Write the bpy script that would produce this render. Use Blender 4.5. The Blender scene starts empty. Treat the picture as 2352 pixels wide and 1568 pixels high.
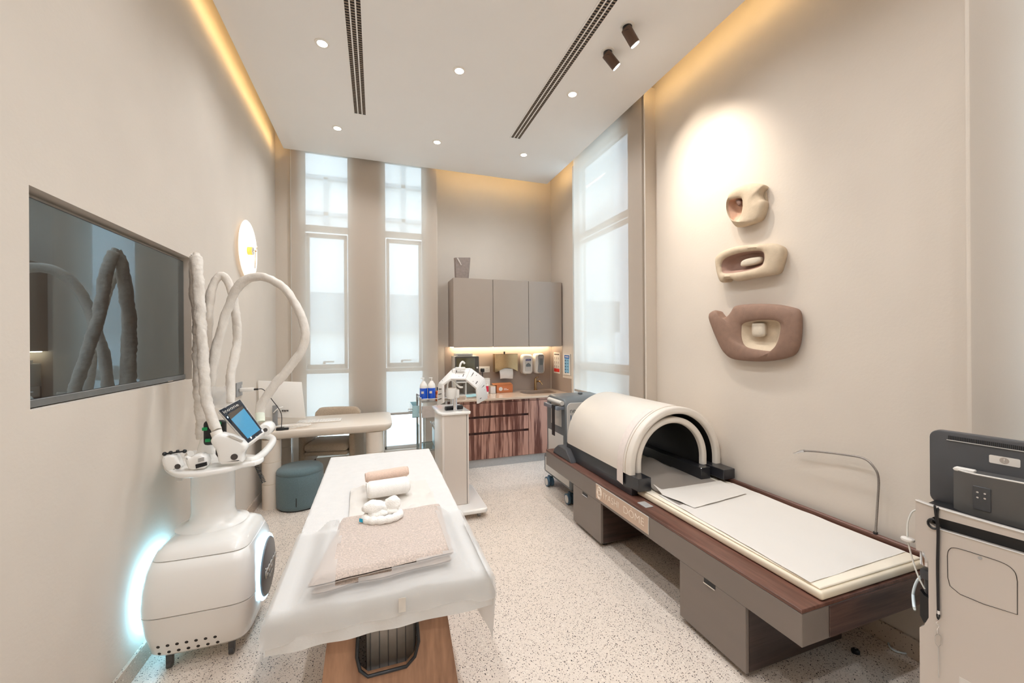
import bpy, bmesh, math, random
from mathutils import Vector, Matrix, noise
random.seed(7)
S = bpy.context.scene
COL = S.collection
PI = math.pi

# ------------------------------------------------------------------ camera
F, CX, CY, CAMZ = 903.0, 1176.0, 784.0, 1.6
YAW, ROLL = math.radians(19.03), math.radians(-0.371)
_r0 = Vector((math.cos(YAW), -math.sin(YAW), 0)); FWD = Vector((math.sin(YAW), math.cos(YAW), 0)); _u0 = Vector((0, 0, 1))
RGT = _r0*math.cos(ROLL) + _u0*math.sin(ROLL); UPV = -_r0*math.sin(ROLL) + _u0*math.cos(ROLL)
cam = bpy.data.cameras.new('camera'); camo = bpy.data.objects.new('camera', cam); COL.objects.link(camo)
cam.sensor_width = 36; cam.lens = 36*F/2352; cam.clip_start = 0.05; cam.clip_end = 200
m = Matrix((RGT, UPV, -FWD)).transposed().to_4x4(); m.translation = Vector((0, 0, CAMZ)); camo.matrix_world = m
S.camera = camo

def at(ax, val, u, v):
    """point where the photograph's pixel meets the plane ax = val"""
    d = FWD*F + RGT*(u-CX) - UPV*(v-CY); i = 'xyz'.index(ax); c = Vector((0, 0, CAMZ))
    return c + d*((val-c[i])/d[i])

# ------------------------------------------------------------------ world, exposure
W = bpy.data.worlds.new('sky'); S.world = W; W.use_nodes = True
bg = W.node_tree.nodes['Background']; bg.inputs[0].default_value = (0.68, 0.86, 1.0, 1); bg.inputs[1].default_value = 6.2
S.view_settings.view_transform = 'Standard'; S.view_settings.look = 'None'
S.view_settings.exposure = 0.05; S.view_settings.gamma = 1; S.view_settings.use_curve_mapping = False
S.cycles.use_denoising = True; S.cycles.max_bounces = 12; S.cycles.diffuse_bounces = 8; S.cycles.transparent_max_bounces = 16
S.cycles.glossy_bounces = 4; S.cycles.transmission_bounces = 8; S.cycles.sample_clamp_indirect = 6; S.cycles.caustics_reflective = False; S.cycles.caustics_refractive = False

def light(name, kind, loc, energy, color, rot=(0, 0, 0), **k):
    l = bpy.data.lights.new(name, kind); l.energy = energy; l.color = color
    for a, b in k.items():
        if a == 'portal': l.cycles.is_portal = b
        else: setattr(l, a, b)
    o = bpy.data.objects.new(name, l); COL.objects.link(o); o.location = loc; o.rotation_euler = rot
    return o
PANZ = 3.87          # underside of the dropped ceiling
DOWN = [(740, 99), (1055, 162), (1315, 216), (775, 294), (1004, 326), (1203, 355)]
DOWNP = [at('z', PANZ, *q) for q in DOWN] + [Vector((x, y, PANZ)) for y in (1.95, 0.7, -0.5) for x in (-0.37, 0.67, 1.71)]
for p in DOWNP:      # ceiling downlights; unseen rear rows added, their power shaped to fill camera-facing surfaces
    light('downlight_lamp', 'SPOT', (p.x, p.y, PANZ-0.03), 38 if p.y > 3 else (26 if p.x < 0 else 56 if p.x < 1.2 else 38), (0.93, 0.96, 1.0), spot_size=2.5, spot_blend=0.8, shadow_soft_size=0.05)
for (x, y, w, h) in ((-0.575, 5.46, 0.53, 3.7), (0.352, 5.46, 0.51, 3.7)):
    light('window_portal', 'AREA', (x, y, 2.1), 1, (1, 1, 1), (-PI/2, 0, 0), shape='RECTANGLE', size=w, size_y=h, portal=True)
for (y, w) in ((4.19, 1.3), (-0.1, 1.8)):
    light('window_portal', 'AREA', (2.70, y, 2.1), 1, (1, 1, 1), (0, PI/2, 0), shape='RECTANGLE', size=3.7, size_y=w, portal=True)

# ------------------------------------------------------------------ materials
MC = {}
def srgb(r, g, b):
    f = lambda c: (c/255/12.92) if c/255 <= 0.04045 else ((c/255+0.055)/1.055)**2.4
    return (f(r), f(g), f(b), 1)
def nodes(name):
    mt = bpy.data.materials.new(name); mt.use_nodes = True; nt = mt.node_tree
    return mt, nt, nt.nodes, nt.links, nt.nodes['Principled BSDF']
def mat(name, col, rough=0.5, metal=0.0, nscale=40, namt=0.04, bump=0.0, bscale=200, spec=0.5, coat=0.0, sheen=0.0, emit=None, estr=0, trans=0.0, stretch=(1, 1, 1)):
    if name in MC: return MC[name]
    mt, nt, N, L, P = nodes(name)
    c = srgb(*col)
    tc = N.new('ShaderNodeTexCoord'); mp = N.new('ShaderNodeMapping'); mp.inputs['Scale'].default_value = stretch
    L.new(tc.outputs['Object'], mp.inputs[0])
    nz = N.new('ShaderNodeTexNoise'); nz.inputs['Scale'].default_value = nscale; nz.inputs['Detail'].default_value = 4
    L.new(mp.outputs[0], nz.inputs['Vector'])
    cr = N.new('ShaderNodeValToRGB'); L.new(nz.outputs['Fac'], cr.inputs[0])
    cr.color_ramp.elements[0].position = 0.3; cr.color_ramp.elements[1].position = 0.7
    cr.color_ramp.elements[0].color = tuple(x*(1-namt) for x in c[:3])+(1,)
    cr.color_ramp.elements[1].color = tuple(min(1, x*(1+namt)) for x in c[:3])+(1,)
    L.new(cr.outputs[0], P.inputs['Base Color'])
    P.inputs['Roughness'].default_value = rough; P.inputs['Metallic'].default_value = metal
    P.inputs['Specular IOR Level'].default_value = spec; P.inputs['Coat Weight'].default_value = coat; P.inputs['Sheen Weight'].default_value = sheen
    if trans: P.inputs['Transmission Weight'].default_value = trans
    if bump:
        n2 = N.new('ShaderNodeTexNoise'); n2.inputs['Scale'].default_value = bscale; n2.inputs['Detail'].default_value = 6
        L.new(mp.outputs[0], n2.inputs['Vector']); b = N.new('ShaderNodeBump'); b.inputs['Strength'].default_value = bump; b.inputs['Distance'].default_value = 0.004
        L.new(n2.outputs['Fac'], b.inputs['Height']); L.new(b.outputs[0], P.inputs['Normal'])
    if emit: P.inputs['Emission Color'].default_value = srgb(*emit); P.inputs['Emission Strength'].default_value = estr
    MC[name] = mt; return mt

def terrazzo(name, base):
    mt, nt, N, L, P = nodes(name)
    tc = N.new('ShaderNodeTexCoord')
    prev = None
    nz = N.new('ShaderNodeTexNoise'); nz.inputs['Scale'].default_value = 7; nz.inputs['Detail'].default_value = 8; L.new(tc.outputs['Object'], nz.inputs['Vector'])
    cr = N.new('ShaderNodeValToRGB'); L.new(nz.outputs['Fac'], cr.inputs[0]); b = srgb(*base)
    cr.color_ramp.elements[0].color = tuple(x*0.93 for x in b[:3])+(1,); cr.color_ramp.elements[1].color = tuple(min(1, x*1.05) for x in b[:3])+(1,)
    prev = cr.outputs[0]
    for sc, thr, keep, col in ((130, 0.34, 0.74, (62, 52, 44)), (84, 0.25, 0.76, (30, 26, 24)), (210, 0.36, 0.66, (156, 140, 126)), (60, 0.30, 0.88, (234, 224, 212))):
        vo = N.new('ShaderNodeTexVoronoi'); vo.inputs['Scale'].default_value = sc; L.new(tc.outputs['Object'], vo.inputs['Vector'])
        lt = N.new('ShaderNodeMath'); lt.operation = 'LESS_THAN'; lt.inputs[1].default_value = thr; L.new(vo.outputs['Distance'], lt.inputs[0])
        sp = N.new('ShaderNodeSeparateColor'); L.new(vo.outputs['Color'], sp.inputs[0])
        gt = N.new('ShaderNodeMath'); gt.operation = 'GREATER_THAN'; gt.inputs[1].default_value = keep; L.new(sp.outputs[0], gt.inputs[0])
        mu = N.new('ShaderNodeMath'); mu.operation = 'MULTIPLY'; L.new(lt.outputs[0], mu.inputs[0]); L.new(gt.outputs[0], mu.inputs[1])
        mx = N.new('ShaderNodeMix'); mx.data_type = 'RGBA'; L.new(mu.outputs[0], mx.inputs['Factor']); L.new(prev, mx.inputs['A']); mx.inputs['B'].default_value = srgb(*col)
        prev = mx.outputs['Result']
    L.new(prev, P.inputs['Base Color']); P.inputs['Roughness'].default_value = 0.38; P.inputs['Specular IOR Level'].default_value = 0.4
    return mt

def wood(name, dark, light_, scale, rough=0.4, axis='Z', streak=2.2, seed=0.0):
    mt, nt, N, L, P = nodes(name)
    tc = N.new('ShaderNodeTexCoord'); mp = N.new('ShaderNodeMapping')
    s = {'X': (0.06, 1, 1), 'Y': (1, 0.06, 1), 'Z': (1, 1, 0.045)}[axis]
    mp.inputs['Scale'].default_value = tuple(x*scale for x in s); mp.inputs['Location'].default_value = (seed, seed*1.7, seed*0.6)
    L.new(tc.outputs['Object'], mp.inputs[0])
    n1 = N.new('ShaderNodeTexNoise'); n1.inputs['Scale'].default_value = 1; n1.inputs['Detail'].default_value = 3; n1.inputs['Distortion'].default_value = 0.6
    n2 = N.new('ShaderNodeTexNoise'); n2.inputs['Scale'].default_value = 6; n2.inputs['Detail'].default_value = 5
    L.new(mp.outputs[0], n1.inputs['Vector']); L.new(mp.outputs[0], n2.inputs['Vector'])
    ma = N.new('ShaderNodeMath'); ma.operation = 'MULTIPLY_ADD'; ma.inputs[1].default_value = 0.45; L.new(n2.outputs['Fac'], ma.inputs[0]); L.new(n1.outputs['Fac'], ma.inputs[2])
    cr = N.new('ShaderNodeValToRGB'); L.new(ma.outputs[0], cr.inputs[0]); e = cr.color_ramp.elements
    mid = 0.725; e[0].position = mid-0.26/streak; e[1].position = mid+0.2/streak; e[0].color = srgb(*dark); e[1].color = srgb(*light_)
    L.new(cr.outputs[0], P.inputs['Base Color']); P.inputs['Roughness'].default_value = rough
    bu = N.new('ShaderNodeBump'); bu.inputs['Strength'].default_value = 0.06; L.new(n2.outputs['Fac'], bu.inputs['Height']); L.new(bu.outputs[0], P.inputs['Normal'])
    return mt

def sheer(name, col, transp, translu, rough=0.9, bump=True, scale=260):
    """woven cloth: part lets the view through, part glows with the light behind it"""
    mt = bpy.data.materials.new(name); mt.use_nodes = True; nt = mt.node_tree; N = nt.nodes; L = nt.links; N.clear()
    o = N.new('ShaderNodeOutputMaterial'); d = N.new('ShaderNodeBsdfDiffuse'); t = N.new('ShaderNodeBsdfTranslucent'); tr = N.new('ShaderNodeBsdfTransparent')
    c = srgb(*col); tc = N.new('ShaderNodeTexCoord'); w = N.new('ShaderNodeTexNoise'); w.inputs['Scale'].default_value = scale
    L.new(tc.outputs['Object'], w.inputs['Vector']); cr = N.new('ShaderNodeValToRGB'); L.new(w.outputs['Fac'], cr.inputs[0])
    cr.color_ramp.elements[0].color = tuple(x*0.95 for x in c[:3])+(1,); cr.color_ramp.elements[1].color = c
    L.new(cr.outputs[0], d.inputs['Color']); L.new(cr.outputs[0], t.inputs['Color'])
    m1 = N.new('ShaderNodeMixShader'); m1.inputs[0].default_value = translu; L.new(d.outputs[0], m1.inputs[1]); L.new(t.outputs[0], m1.inputs[2])
    m2 = N.new('ShaderNodeMixShader'); m2.inputs[0].default_value = transp; L.new(m1.outputs[0], m2.inputs[1]); L.new(tr.outputs[0], m2.inputs[2])
    L.new(m2.outputs[0], o.inputs[0]); return mt

def pane_glass(name, tint=(0.95, 0.98, 1.0), refl=0.08, rough=0.0):
    mt = bpy.data.materials.new(name); mt.use_nodes = True; nt = mt.node_tree; N = nt.nodes; L = nt.links; N.clear()
    o = N.new('ShaderNodeOutputMaterial'); tr = N.new('ShaderNodeBsdfTransparent'); tr.inputs[0].default_value = (*tint, 1)
    g = N.new('ShaderNodeBsdfGlossy'); g.inputs['Roughness'].default_value = rough; lw = N.new('ShaderNodeLayerWeight'); lw.inputs[0].default_value = 0.25
    ma = N.new('ShaderNodeMath'); ma.operation = 'MULTIPLY_ADD'; ma.inputs[1].default_value = 0.6; ma.inputs[2].default_value = refl; L.new(lw.outputs['Fresnel'], ma.inputs[0])
    mx = N.new('ShaderNodeMixShader'); L.new(ma.outputs[0], mx.inputs[0]); L.new(tr.outputs[0], mx.inputs[1]); L.new(g.outputs[0], mx.inputs[2]); L.new(mx.outputs[0], o.inputs[0])
    return mt

def emis(name, col, st):
    mt = bpy.data.materials.new(name); mt.use_nodes = True; nt = mt.node_tree; N = nt.nodes; N.clear()
    o = N.new('ShaderNodeOutputMaterial'); e = N.new('ShaderNodeEmission'); e.inputs[0].default_value = srgb(*col); e.inputs[1].default_value = st
    nt.links.new(e.outputs[0], o.inputs[0]); return mt

M_WALL = mat('wall_plaster', (206, 196, 184), 0.85, nscale=3, namt=0.02, bump=0.15, bscale=60, spec=0.2)
M_CEIL = mat('ceiling_paint', (240, 238, 236), 0.9, nscale=2, namt=0.01, spec=0.2)
M_FLOOR = terrazzo('terrazzo_floor', (226, 213, 200))
M_BASEB = terrazzo('terrazzo_skirting', (196, 180, 164))
M_WHITE = mat('white_gloss_plastic', (240, 238, 234), 0.22, nscale=3, namt=0.01, coat=0.5)
M_WHITE2 = mat('white_satin_plastic', (236, 231, 224), 0.4, nscale=5, namt=0.01)
M_GROOVE = mat('dark_joint', (44, 38, 34), 0.7)
M_BLACK = mat('black_plastic', (24, 24, 26), 0.4, nscale=30)
M_BLACKS = mat('black_satin_metal', (38, 38, 42), 0.3, nscale=20, coat=0.3)
M_STEEL = mat('brushed_steel', (196, 194, 190), 0.28, 1.0, nscale=60, namt=0.06)
M_CHROME = mat('chrome', (230, 230, 232), 0.1, 1.0)
M_BRASS = mat('brushed_brass', (176, 146, 108), 0.25, 1.0, nscale=50, namt=0.05)
M_TAUPE = mat('taupe_lacquer', (160, 146, 134), 0.38, nscale=3, namt=0.01)
M_TAUPEP = mat('taupe_backsplash', (158, 142, 130), 0.45, nscale=3, namt=0.02)
M_PLINTH = mat('grey_metal_plinth', (176, 174, 172), 0.35, 0.1)
M_BLIND = sheer('roller_blind_weave', (216, 204, 191), 0.14, 0.42)
M_GLASS = pane_glass('window_glass')
M_CLEAR = pane_glass('clear_glass', (0.86, 0.96, 0.97), 0.08)
M_FRAME = mat('white_window_frame', (225, 226, 224), 0.4, nscale=4, namt=0.01)
M_SHEET = mat('white_nonwoven_sheet', (217, 215, 212), 0.85, nscale=20, namt=0.02, bump=0.2, bscale=90, spec=0.2)
M_VEIL = sheer('sheer_disposable_sheet', (236, 235, 233), 0.62, 0.35, scale=500)
M_BEIGEF = mat('beige_plush', (200, 184, 173), 0.95, nscale=170, namt=0.22, bump=1.0, bscale=150, sheen=0.5, spec=0.1)
M_TOWEL = mat('white_terry', (246, 242, 237), 0.95, nscale=90, namt=0.03, bump=0.6, bscale=300, sheen=0.4, spec=0.1)
M_FLUFF = mat('white_fluffy_terry', (250, 247, 242), 0.95, nscale=60, namt=0.03, bump=0.9, bscale=160, sheen=0.5, spec=0.1)
M_OAK = wood('oak_laminate', (128, 92, 68), (176, 134, 104), 9, 0.45, 'Z', 1.3, 3.1)
M_DWOOD = wood('dark_wenge_laminate', (84, 54, 44), (116, 80, 68), 30, 0.35, 'Y', 1.4, 1.0)
M_DGREY = mat('brown_grey_lacquer', (124, 114, 107), 0.35, nscale=14, namt=0.03, stretch=(1, 0.1, 1))
M_ROSE = wood('striped_walnut_veneer', (100, 58, 46), (180, 134, 116), 17, 0.38, 'Z', 3.2, 0.4)
M_COUNTER = mat('taupe_stone_counter', (204, 180, 158), 0.2, nscale=8, namt=0.03, coat=0.3)
M_CREAM = mat('cream_leatherette', (224, 216, 205), 0.42, nscale=6, namt=0.01, bump=0.08, bscale=300)
M_CREAMP = mat('cream_mattress_vinyl', (232, 220, 198), 0.45, nscale=6, namt=0.01)
M_PAPER = mat('white_paper_sheet', (217, 212, 205), 0.8, nscale=4, namt=0.01, bump=0.05, bscale=20)
M_DESK = mat('cream_stone_desk', (226, 214, 200), 0.35, nscale=5, namt=0.02)
M_TEAL = mat('teal_upholstery', (98, 116, 120), 0.9, nscale=220, namt=0.18, bump=0.5, bscale=500, sheen=0.3, spec=0.1)
M_CHAIR = mat('oatmeal_upholstery', (178, 160, 140), 0.9, nscale=200, namt=0.22, bump=0.5, bscale=450, sheen=0.3, spec=0.1)
M_BEIGEM = mat('champagne_metal_paint', (204, 196, 188), 0.35, 0.3, nscale=3, namt=0.01)
M_CHAR = mat('charcoal_plastic', (72, 72, 74), 0.42, nscale=8, namt=0.06)
M_SLEEVE = mat('white_fabric_hose_sleeve', (222, 215, 206), 0.8, nscale=25, namt=0.05, bump=0.7, bscale=55, spec=0.2)
M_TV = mat('dark_tv_glass', (60, 50, 43), 0.015, nscale=2, namt=0.0, spec=1.0)
M_TV.node_tree.nodes['Principled BSDF'].inputs['IOR'].default_value = 2.1
M_TV.node_tree.nodes['Principled BSDF'].inputs['Specular Tint'].default_value = (0.62, 0.86, 1.0, 1)
M_GREYP = mat('grey_plastic', (140, 140, 140), 0.35)
M_SLATE = mat('slate_grey_plastic', (104, 108, 110), 0.35, nscale=4, namt=0.02)
M_LGREY = mat('light_grey_plastic', (206, 202, 196), 0.4, nscale=4, namt=0.01)
M_BRONZE = mat('bronze_lamp_body', (96, 74, 62), 0.4, 0.4)

# ------------------------------------------------------------------ object helpers
ORG = {}
def P_(o, **k):
    for a, b in k.items():
        if b is not None: o[a] = b
    return o
def thing(name, label, cat, loc=(0, 0, 0), rotz=0.0, group=None, local=False):
    o = bpy.data.objects.new(name, None); COL.objects.link(o); o.empty_display_size = 0.1
    o.location = loc; o.rotation_euler = (0, 0, rotz); ORG[o] = Vector((0, 0, 0)) if local else Vector(loc)
    P_(o, label=label, category=cat, group=group); return o

class MB:
    def __init__(s): s.b = bmesh.new()
    def _join(s, t, mtx=None):
        me = bpy.data.meshes.new('tmp'); t.to_mesh(me); t.free()
        if mtx is not None: me.transform(mtx)
        s.b.from_mesh(me); bpy.data.meshes.remove(me); return s
    def box(s, a, b, bev=0.0, seg=2, mtx=None):
        t = bmesh.new(); bmesh.ops.create_cube(t, size=1)
        lo = Vector([min(p, q) for p, q in zip(a, b)]); hi = Vector([max(p, q) for p, q in zip(a, b)])
        for v in t.verts: v.co = Vector([(l+h)/2 + c*(h-l) for l, h, c in zip(lo, hi, v.co)])
        if bev:
            bev = min(bev, 0.49*min(hi-lo)); bmesh.ops.bevel(t, geom=t.edges[:], offset=bev, segments=seg, profile=0.5, affect='EDGES')
        return s._join(t, mtx)
    def prism(s, pts, axis, a, b, bev=0.0, seg=2, mtx=None):
        """outline pts (2D) extruded along axis from a to b"""
        t = bmesh.new(); i = 'xyz'.index(axis)
        def co(p, w): q = list(p); q.insert(i, w); return q
        v0 = [t.verts.new(co(p, a)) for p in pts]; v1 = [t.verts.new(co(p, b)) for p in pts]; n = len(pts)
        t.faces.new(v0[::-1]); t.faces.new(v1)
        for k in range(n): t.faces.new((v0[k], v0[(k+1) % n], v1[(k+1) % n], v1[k]))
        bmesh.ops.recalc_face_normals(t, faces=t.faces[:])
        if bev:
            ed = [e for e in t.edges if len({f for f in e.link_faces} & set(t.faces)) == 2 and any(len(f.verts) == n for f in e.link_faces)]
            bmesh.ops.bevel(t, geom=ed, offset=bev, segments=seg, profile=0.5, affect='EDGES')
        return s._join(t, mtx)
    def rings(s, rs, cap0=True, cap1=True, closed=False):
        """loft through rings of equal vertex count"""
        t = bmesh.new(); vs = [[t.verts.new(p) for p in r] for r in rs]; n = len(rs[0])
        for a, b in zip(vs, vs[1:] + ([vs[0]] if closed else [])):
            for k in range(n): t.faces.new((a[k], a[(k+1) % n], b[(k+1) % n], b[k]))
        if cap0 and not closed: t.faces.new(vs[0][::-1])
        if cap1 and not closed: t.faces.new(vs[-1])
        bmesh.ops.recalc_face_normals(t, faces=t.faces[:])
        return s._join(t)
    def grid(s, rows):
        t = bmesh.new(); vs = [[t.verts.new(p) for p in r] for r in rows]
        for a, b in zip(vs, vs[1:]):
            for k in range(len(a)-1): t.faces.new((a[k], a[k+1], b[k+1], b[k]))
        return s._join(t)
    def lathe(s, prof, c=(0, 0, 0), n=32, axis='z', mtx=None):
        c = Vector(c); rs = []
        for r, h in prof:
            ring = []
            for k in range(n):
                a = 2*PI*k/n; x, y = r*math.cos(a), r*math.sin(a)
                ring.append(c + Vector({'z': (x, y, h), 'x': (h, x, y), 'y': (x, h, y)}[axis]))
            rs.append(ring)
        t = MB(); t.rings(rs); return s._join(t.b, mtx)
    def cyl(s, a, b, r, r2=None, n=24, cap=True):
        a, b = Vector(a), Vector(b); d = (b-a).normalized(); x = d.orthogonal().normalized(); y = d.cross(x); r2 = r if r2 is None else r2
        return s.rings([[p + (x*math.cos(2*PI*k/n) + y*math.sin(2*PI*k/n))*q for k in range(n)] for p, q in ((a, r), (b, r2))], cap, cap)
    def tube(s, pts, r, n=10, rf=None):
        pts = [Vector(p) for p in pts]; rs = []; up = None
        for i, p in enumerate(pts):
            d = (pts[min(i+1, len(pts)-1)] - pts[max(i-1, 0)]).normalized()
            if up is None: up = d.orthogonal().normalized()
            up = (up - d*up.dot(d)).normalized(); y = d.cross(up); rr = rf(i/(len(pts)-1)) if rf else r
            rs.append([p + (up*math.cos(2*PI*k/n) + y*math.sin(2*PI*k/n))*rr for k in range(n)])
        return s.rings(rs)
    def slab(s, q, t, bev=0.0, seg=2):
        """four corners (world, in order) thickened by t away from the normal"""
        q = [Vector(p) for p in q]; nrm = (q[1]-q[0]).cross(q[3]-q[0]).normalized()
        b = bmesh.new(); v0 = [b.verts.new(p) for p in q]; v1 = [b.verts.new(p - nrm*t) for p in q]
        b.faces.new(v0); b.faces.new(v1[::-1])
        for k in range(4): b.faces.new((v0[(k+1) % 4], v0[k], v1[k], v1[(k+1) % 4]))
        bmesh.ops.recalc_face_normals(b, faces=b.faces[:])
        if bev: bmesh.ops.bevel(b, geom=b.edges[:], offset=bev, segments=seg, profile=0.5, affect='EDGES')
        return s._join(b)
    def ball(s, c, r, n=16, sc=(1, 1, 1)):
        t = bmesh.new(); bmesh.ops.create_uvsphere(t, u_segments=n, v_segments=n//2+2, radius=r)
        return s._join(t, Matrix.Translation(c) @ Matrix.Diagonal((*sc, 1)))

def obj(name, mb, mt, parent=None, smooth=None, kind=None, label=None, cat=None, group=None, mods=None):
    b = mb.b if isinstance(mb, MB) else mb
    org = ORG.get(parent, Vector((0, 0, 0)))
    if org.length: bmesh.ops.translate(b, verts=b.verts[:], vec=-org)
    me = bpy.data.meshes.new(name); b.to_mesh(me); b.free()
    for x in (mt if isinstance(mt, (list, tuple)) else [mt]): me.materials.append(x)
    o = bpy.data.objects.new(name, me); COL.objects.link(o)
    if parent is not None: o.parent = parent; ORG[o] = org
    if smooth != False:
        me.shade_smooth(); me.set_sharp_from_angle(angle=math.radians(smooth if smooth else 32))
    P_(o, kind=kind, label=label, category=cat, group=group); return o
def struct(name, mb, mt, parent=None, smooth=None):
    return obj(name, mb, mt, parent, smooth, kind=None if parent else 'structure')
def copy_tree(o, parent=None, loc=None, label=None):
    c = o.copy(); COL.objects.link(c); c.parent = parent
    for ch in list(o.children): copy_tree(ch, c)
    if loc is not None: c.location = loc
    if label: c['label'] = label
    return c
def spline(pts, n=8, closed=False):
    P = [Vector(p) for p in pts]; out = []; N = len(P)
    for i in range(N if closed else N-1):
        p0 = P[(i-1) % N] if closed or i else P[0]; p1 = P[i]; p2 = P[(i+1) % N]; p3 = P[(i+2) % N] if closed or i+2 < N else P[-1]
        for k in range(n):
            t = k/n; out.append(0.5*((2*p1) + (p2-p0)*t + (2*p0-5*p1+4*p2-p3)*t*t + (3*p1-p0-3*p2+p3)*t**3))
    if not closed: out.append(P[-1])
    return out
def resample(pts, n, closed=True):
    P = pts + ([pts[0]] if closed else []); L = [0]
    for a, b in zip(P, P[1:]): L.append(L[-1] + (b-a).length)
    out = []; j = 0; tot = L[-1]
    for k in range(n):
        d = tot*k/(n if closed else n-1)
        while j < len(L)-2 and L[j+1] < d: j += 1
        t = (d-L[j])/max(1e-9, L[j+1]-L[j]); out.append(P[j].lerp(P[j+1], min(1, t)))
    return out
def text(name, body, size, origin, xdir, ydir, mt, parent, depth=0.0006, align='CENTER', thin=0.0, sx=1.0):
    c = bpy.data.curves.new('txt', 'FONT'); c.body = body; c.size = size; c.extrude = depth; c.align_x = align; c.align_y = 'CENTER'; c.offset = thin; c.resolution_u = 3
    o = bpy.data.objects.new('txt', c); COL.objects.link(o); bpy.context.view_layer.update()
    me = bpy.data.meshes.new_from_object(o.evaluated_get(bpy.context.evaluated_depsgraph_get()))
    bpy.data.objects.remove(o); bpy.data.curves.remove(c)
    x = Vector(xdir).normalized(); y = Vector(ydir).normalized(); z = x.cross(y)
    mm = Matrix((x*sx, y, z)).transposed().to_4x4(); mm.translation = Vector(origin) - ORG.get(parent, Vector((0, 0, 0)))
    me.transform(mm); me.name = name; me.materials.clear(); me.materials.append(mt)
    t = bpy.data.objects.new(name, me); COL.objects.link(t); t.parent = parent; ORG[t] = ORG.get(parent, Vector((0, 0, 0))); return t
def rr(x0, y0, x1, y1, r, n=5):
    """rounded rectangle outline"""
    o = []
    for cx, cy, a in ((x1-r, y1-r, 0), (x0+r, y1-r, 90), (x0+r, y0+r, 180), (x1-r, y0+r, 270)):
        for k in range(n+1):
            t = math.radians(a + 90*k/n); o.append((cx + r*math.cos(t), cy + r*math.sin(t)))
    return o

# ================================================================== ROOM SHELL
XL, XR, YW, YK, YB, ZT = -1.12, 2.54, 5.30, 5.50, -1.60, 4.15
NY0, NY1, NZ0, NZ1 = 1.808, 3.055, 1.373, 2.146          # television niche
struct('floor', MB().box((XL-0.2, YB-0.2, -0.12), (XR+0.25, YK+0.25, 0)), M_FLOOR)
w = MB()
T = 0.15
w.box((XL-T, YB, 0), (XL, NY0, ZT)); w.box((XL-T, NY1, 0), (XL, YW+0.2, ZT))
w.box((XL-T, NY0, 0), (XL, NY1, NZ0)); w.box((XL-T, NY0, NZ1), (XL, NY1, ZT)); w.box((XL-T, NY0, NZ0), (XL-0.07, NY1, NZ1))
struct('wall_left', w, M_WALL)
WIN = [(-0.838, -0.313), (0.098, 0.607)]; WZ0, WZ1 = 0.20, 3.98
w = MB()
w.box((XL, YW, 0), (WIN[0][0], YW+0.2, ZT)); w.box((WIN[0][1], YW, 0), (WIN[1][0], YW+0.2, ZT)); w.box((WIN[1][1], YW, 0), (0.78, YW+0.22, ZT))
for a, b in WIN: w.box((a, YW, 0), (b, YW+0.2, WZ0)); w.box((a, YW, WZ1), (b, YW+0.2, ZT))
w.box((0.78, YK, 0), (XR+0.2, YK+0.2, ZT))
struct('wall_back', w, M_WALL)
RW = [(3.55, 4.80), (-1.0, 0.80)]                          # windows in the right wall
w = MB()
w.box((XR, YB, 0), (XR+0.2, RW[1][0], ZT)); w.box((XR, RW[1][1], 0), (XR+0.2, RW[0][0], ZT)); w.box((XR, RW[0][1], 0), (XR+0.2, YK+0.2, ZT))
for a, b in RW: w.box((XR, a, 0), (XR+0.2, b, WZ0)); w.box((XR, a, WZ1), (XR+0.2, b, ZT))
struct('wall_right', w, M_WALL)
struct('wall_front', MB().box((XL-0.15, YB-0.15, 0), (XR+0.2, YB, ZT)), M_WALL)
struct('ceiling', MB().box((XL-0.15, YB-0.15, ZT), (XR+0.2, YK+0.2, ZT+0.1)), M_CEIL)
PX0, PX1, PY1 = -1.01, 2.345, 5.20
struct('ceiling', MB().box((PX0, YB, PANZ), (PX1, PY1, PANZ+0.006)).box((PX0+0.012, YB, PANZ+0.0055), (PX1-0.012, PY1-0.012, PANZ+0.07)), M_CEIL)       # dropped ceiling panel
M_COVE = emis('warm_cove_strip', (255, 212, 142), 28)
t = thing('cove_light', 'warm glowing strip light hidden above the edge of the dropped ceiling', 'light', (PX0, 0, PANZ+0.06))
e = MB(); e.box((PX0+0.005, YB, PANZ+0.008), (PX0+0.0115, PY1-0.02, PANZ+0.02)); obj('light_strip', e, M_COVE, t, False)
e = MB(); e.box((0.79, PY1-0.0115, PANZ+0.008), (PX1-0.02, PY1-0.005, PANZ+0.02)); obj('light_strip', e, M_COVE, t, False)
e = MB(); e.box((PX1-0.0115, YB, PANZ+0.008), (PX1-0.005, 3.10, PANZ+0.02)).box((PX1-0.0115, 4.57, PANZ+0.008), (PX1-0.005, PY1-0.02, PANZ+0.02)); obj('light_strip', e, M_COVE, t, False)
struct('baseboard_left', MB().box((XL, YB, 0), (XL+0.015, YW, 0.10), 0.002, 1), M_BASEB)
struct('baseboard_right', MB().box((XR-0.015, 1.0, 0), (XR, 3.5, 0.10), 0.002, 1), M_BASEB)
struct('trim_1', MB().box((-0.96, YW-0.012, 0.0), (-0.945, YW, PANZ+0.2)), M_FRAME)        # slim side channel of the blind
# right wall lining beside the blind
struct('trim_2', MB().box((2.425, 3.115, 1.0), (XR, 3.135, PANZ+0.15)).box((2.425, 0.955, 0.0), (XR, 0.97, PANZ+0.15)), M_WALL)

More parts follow.
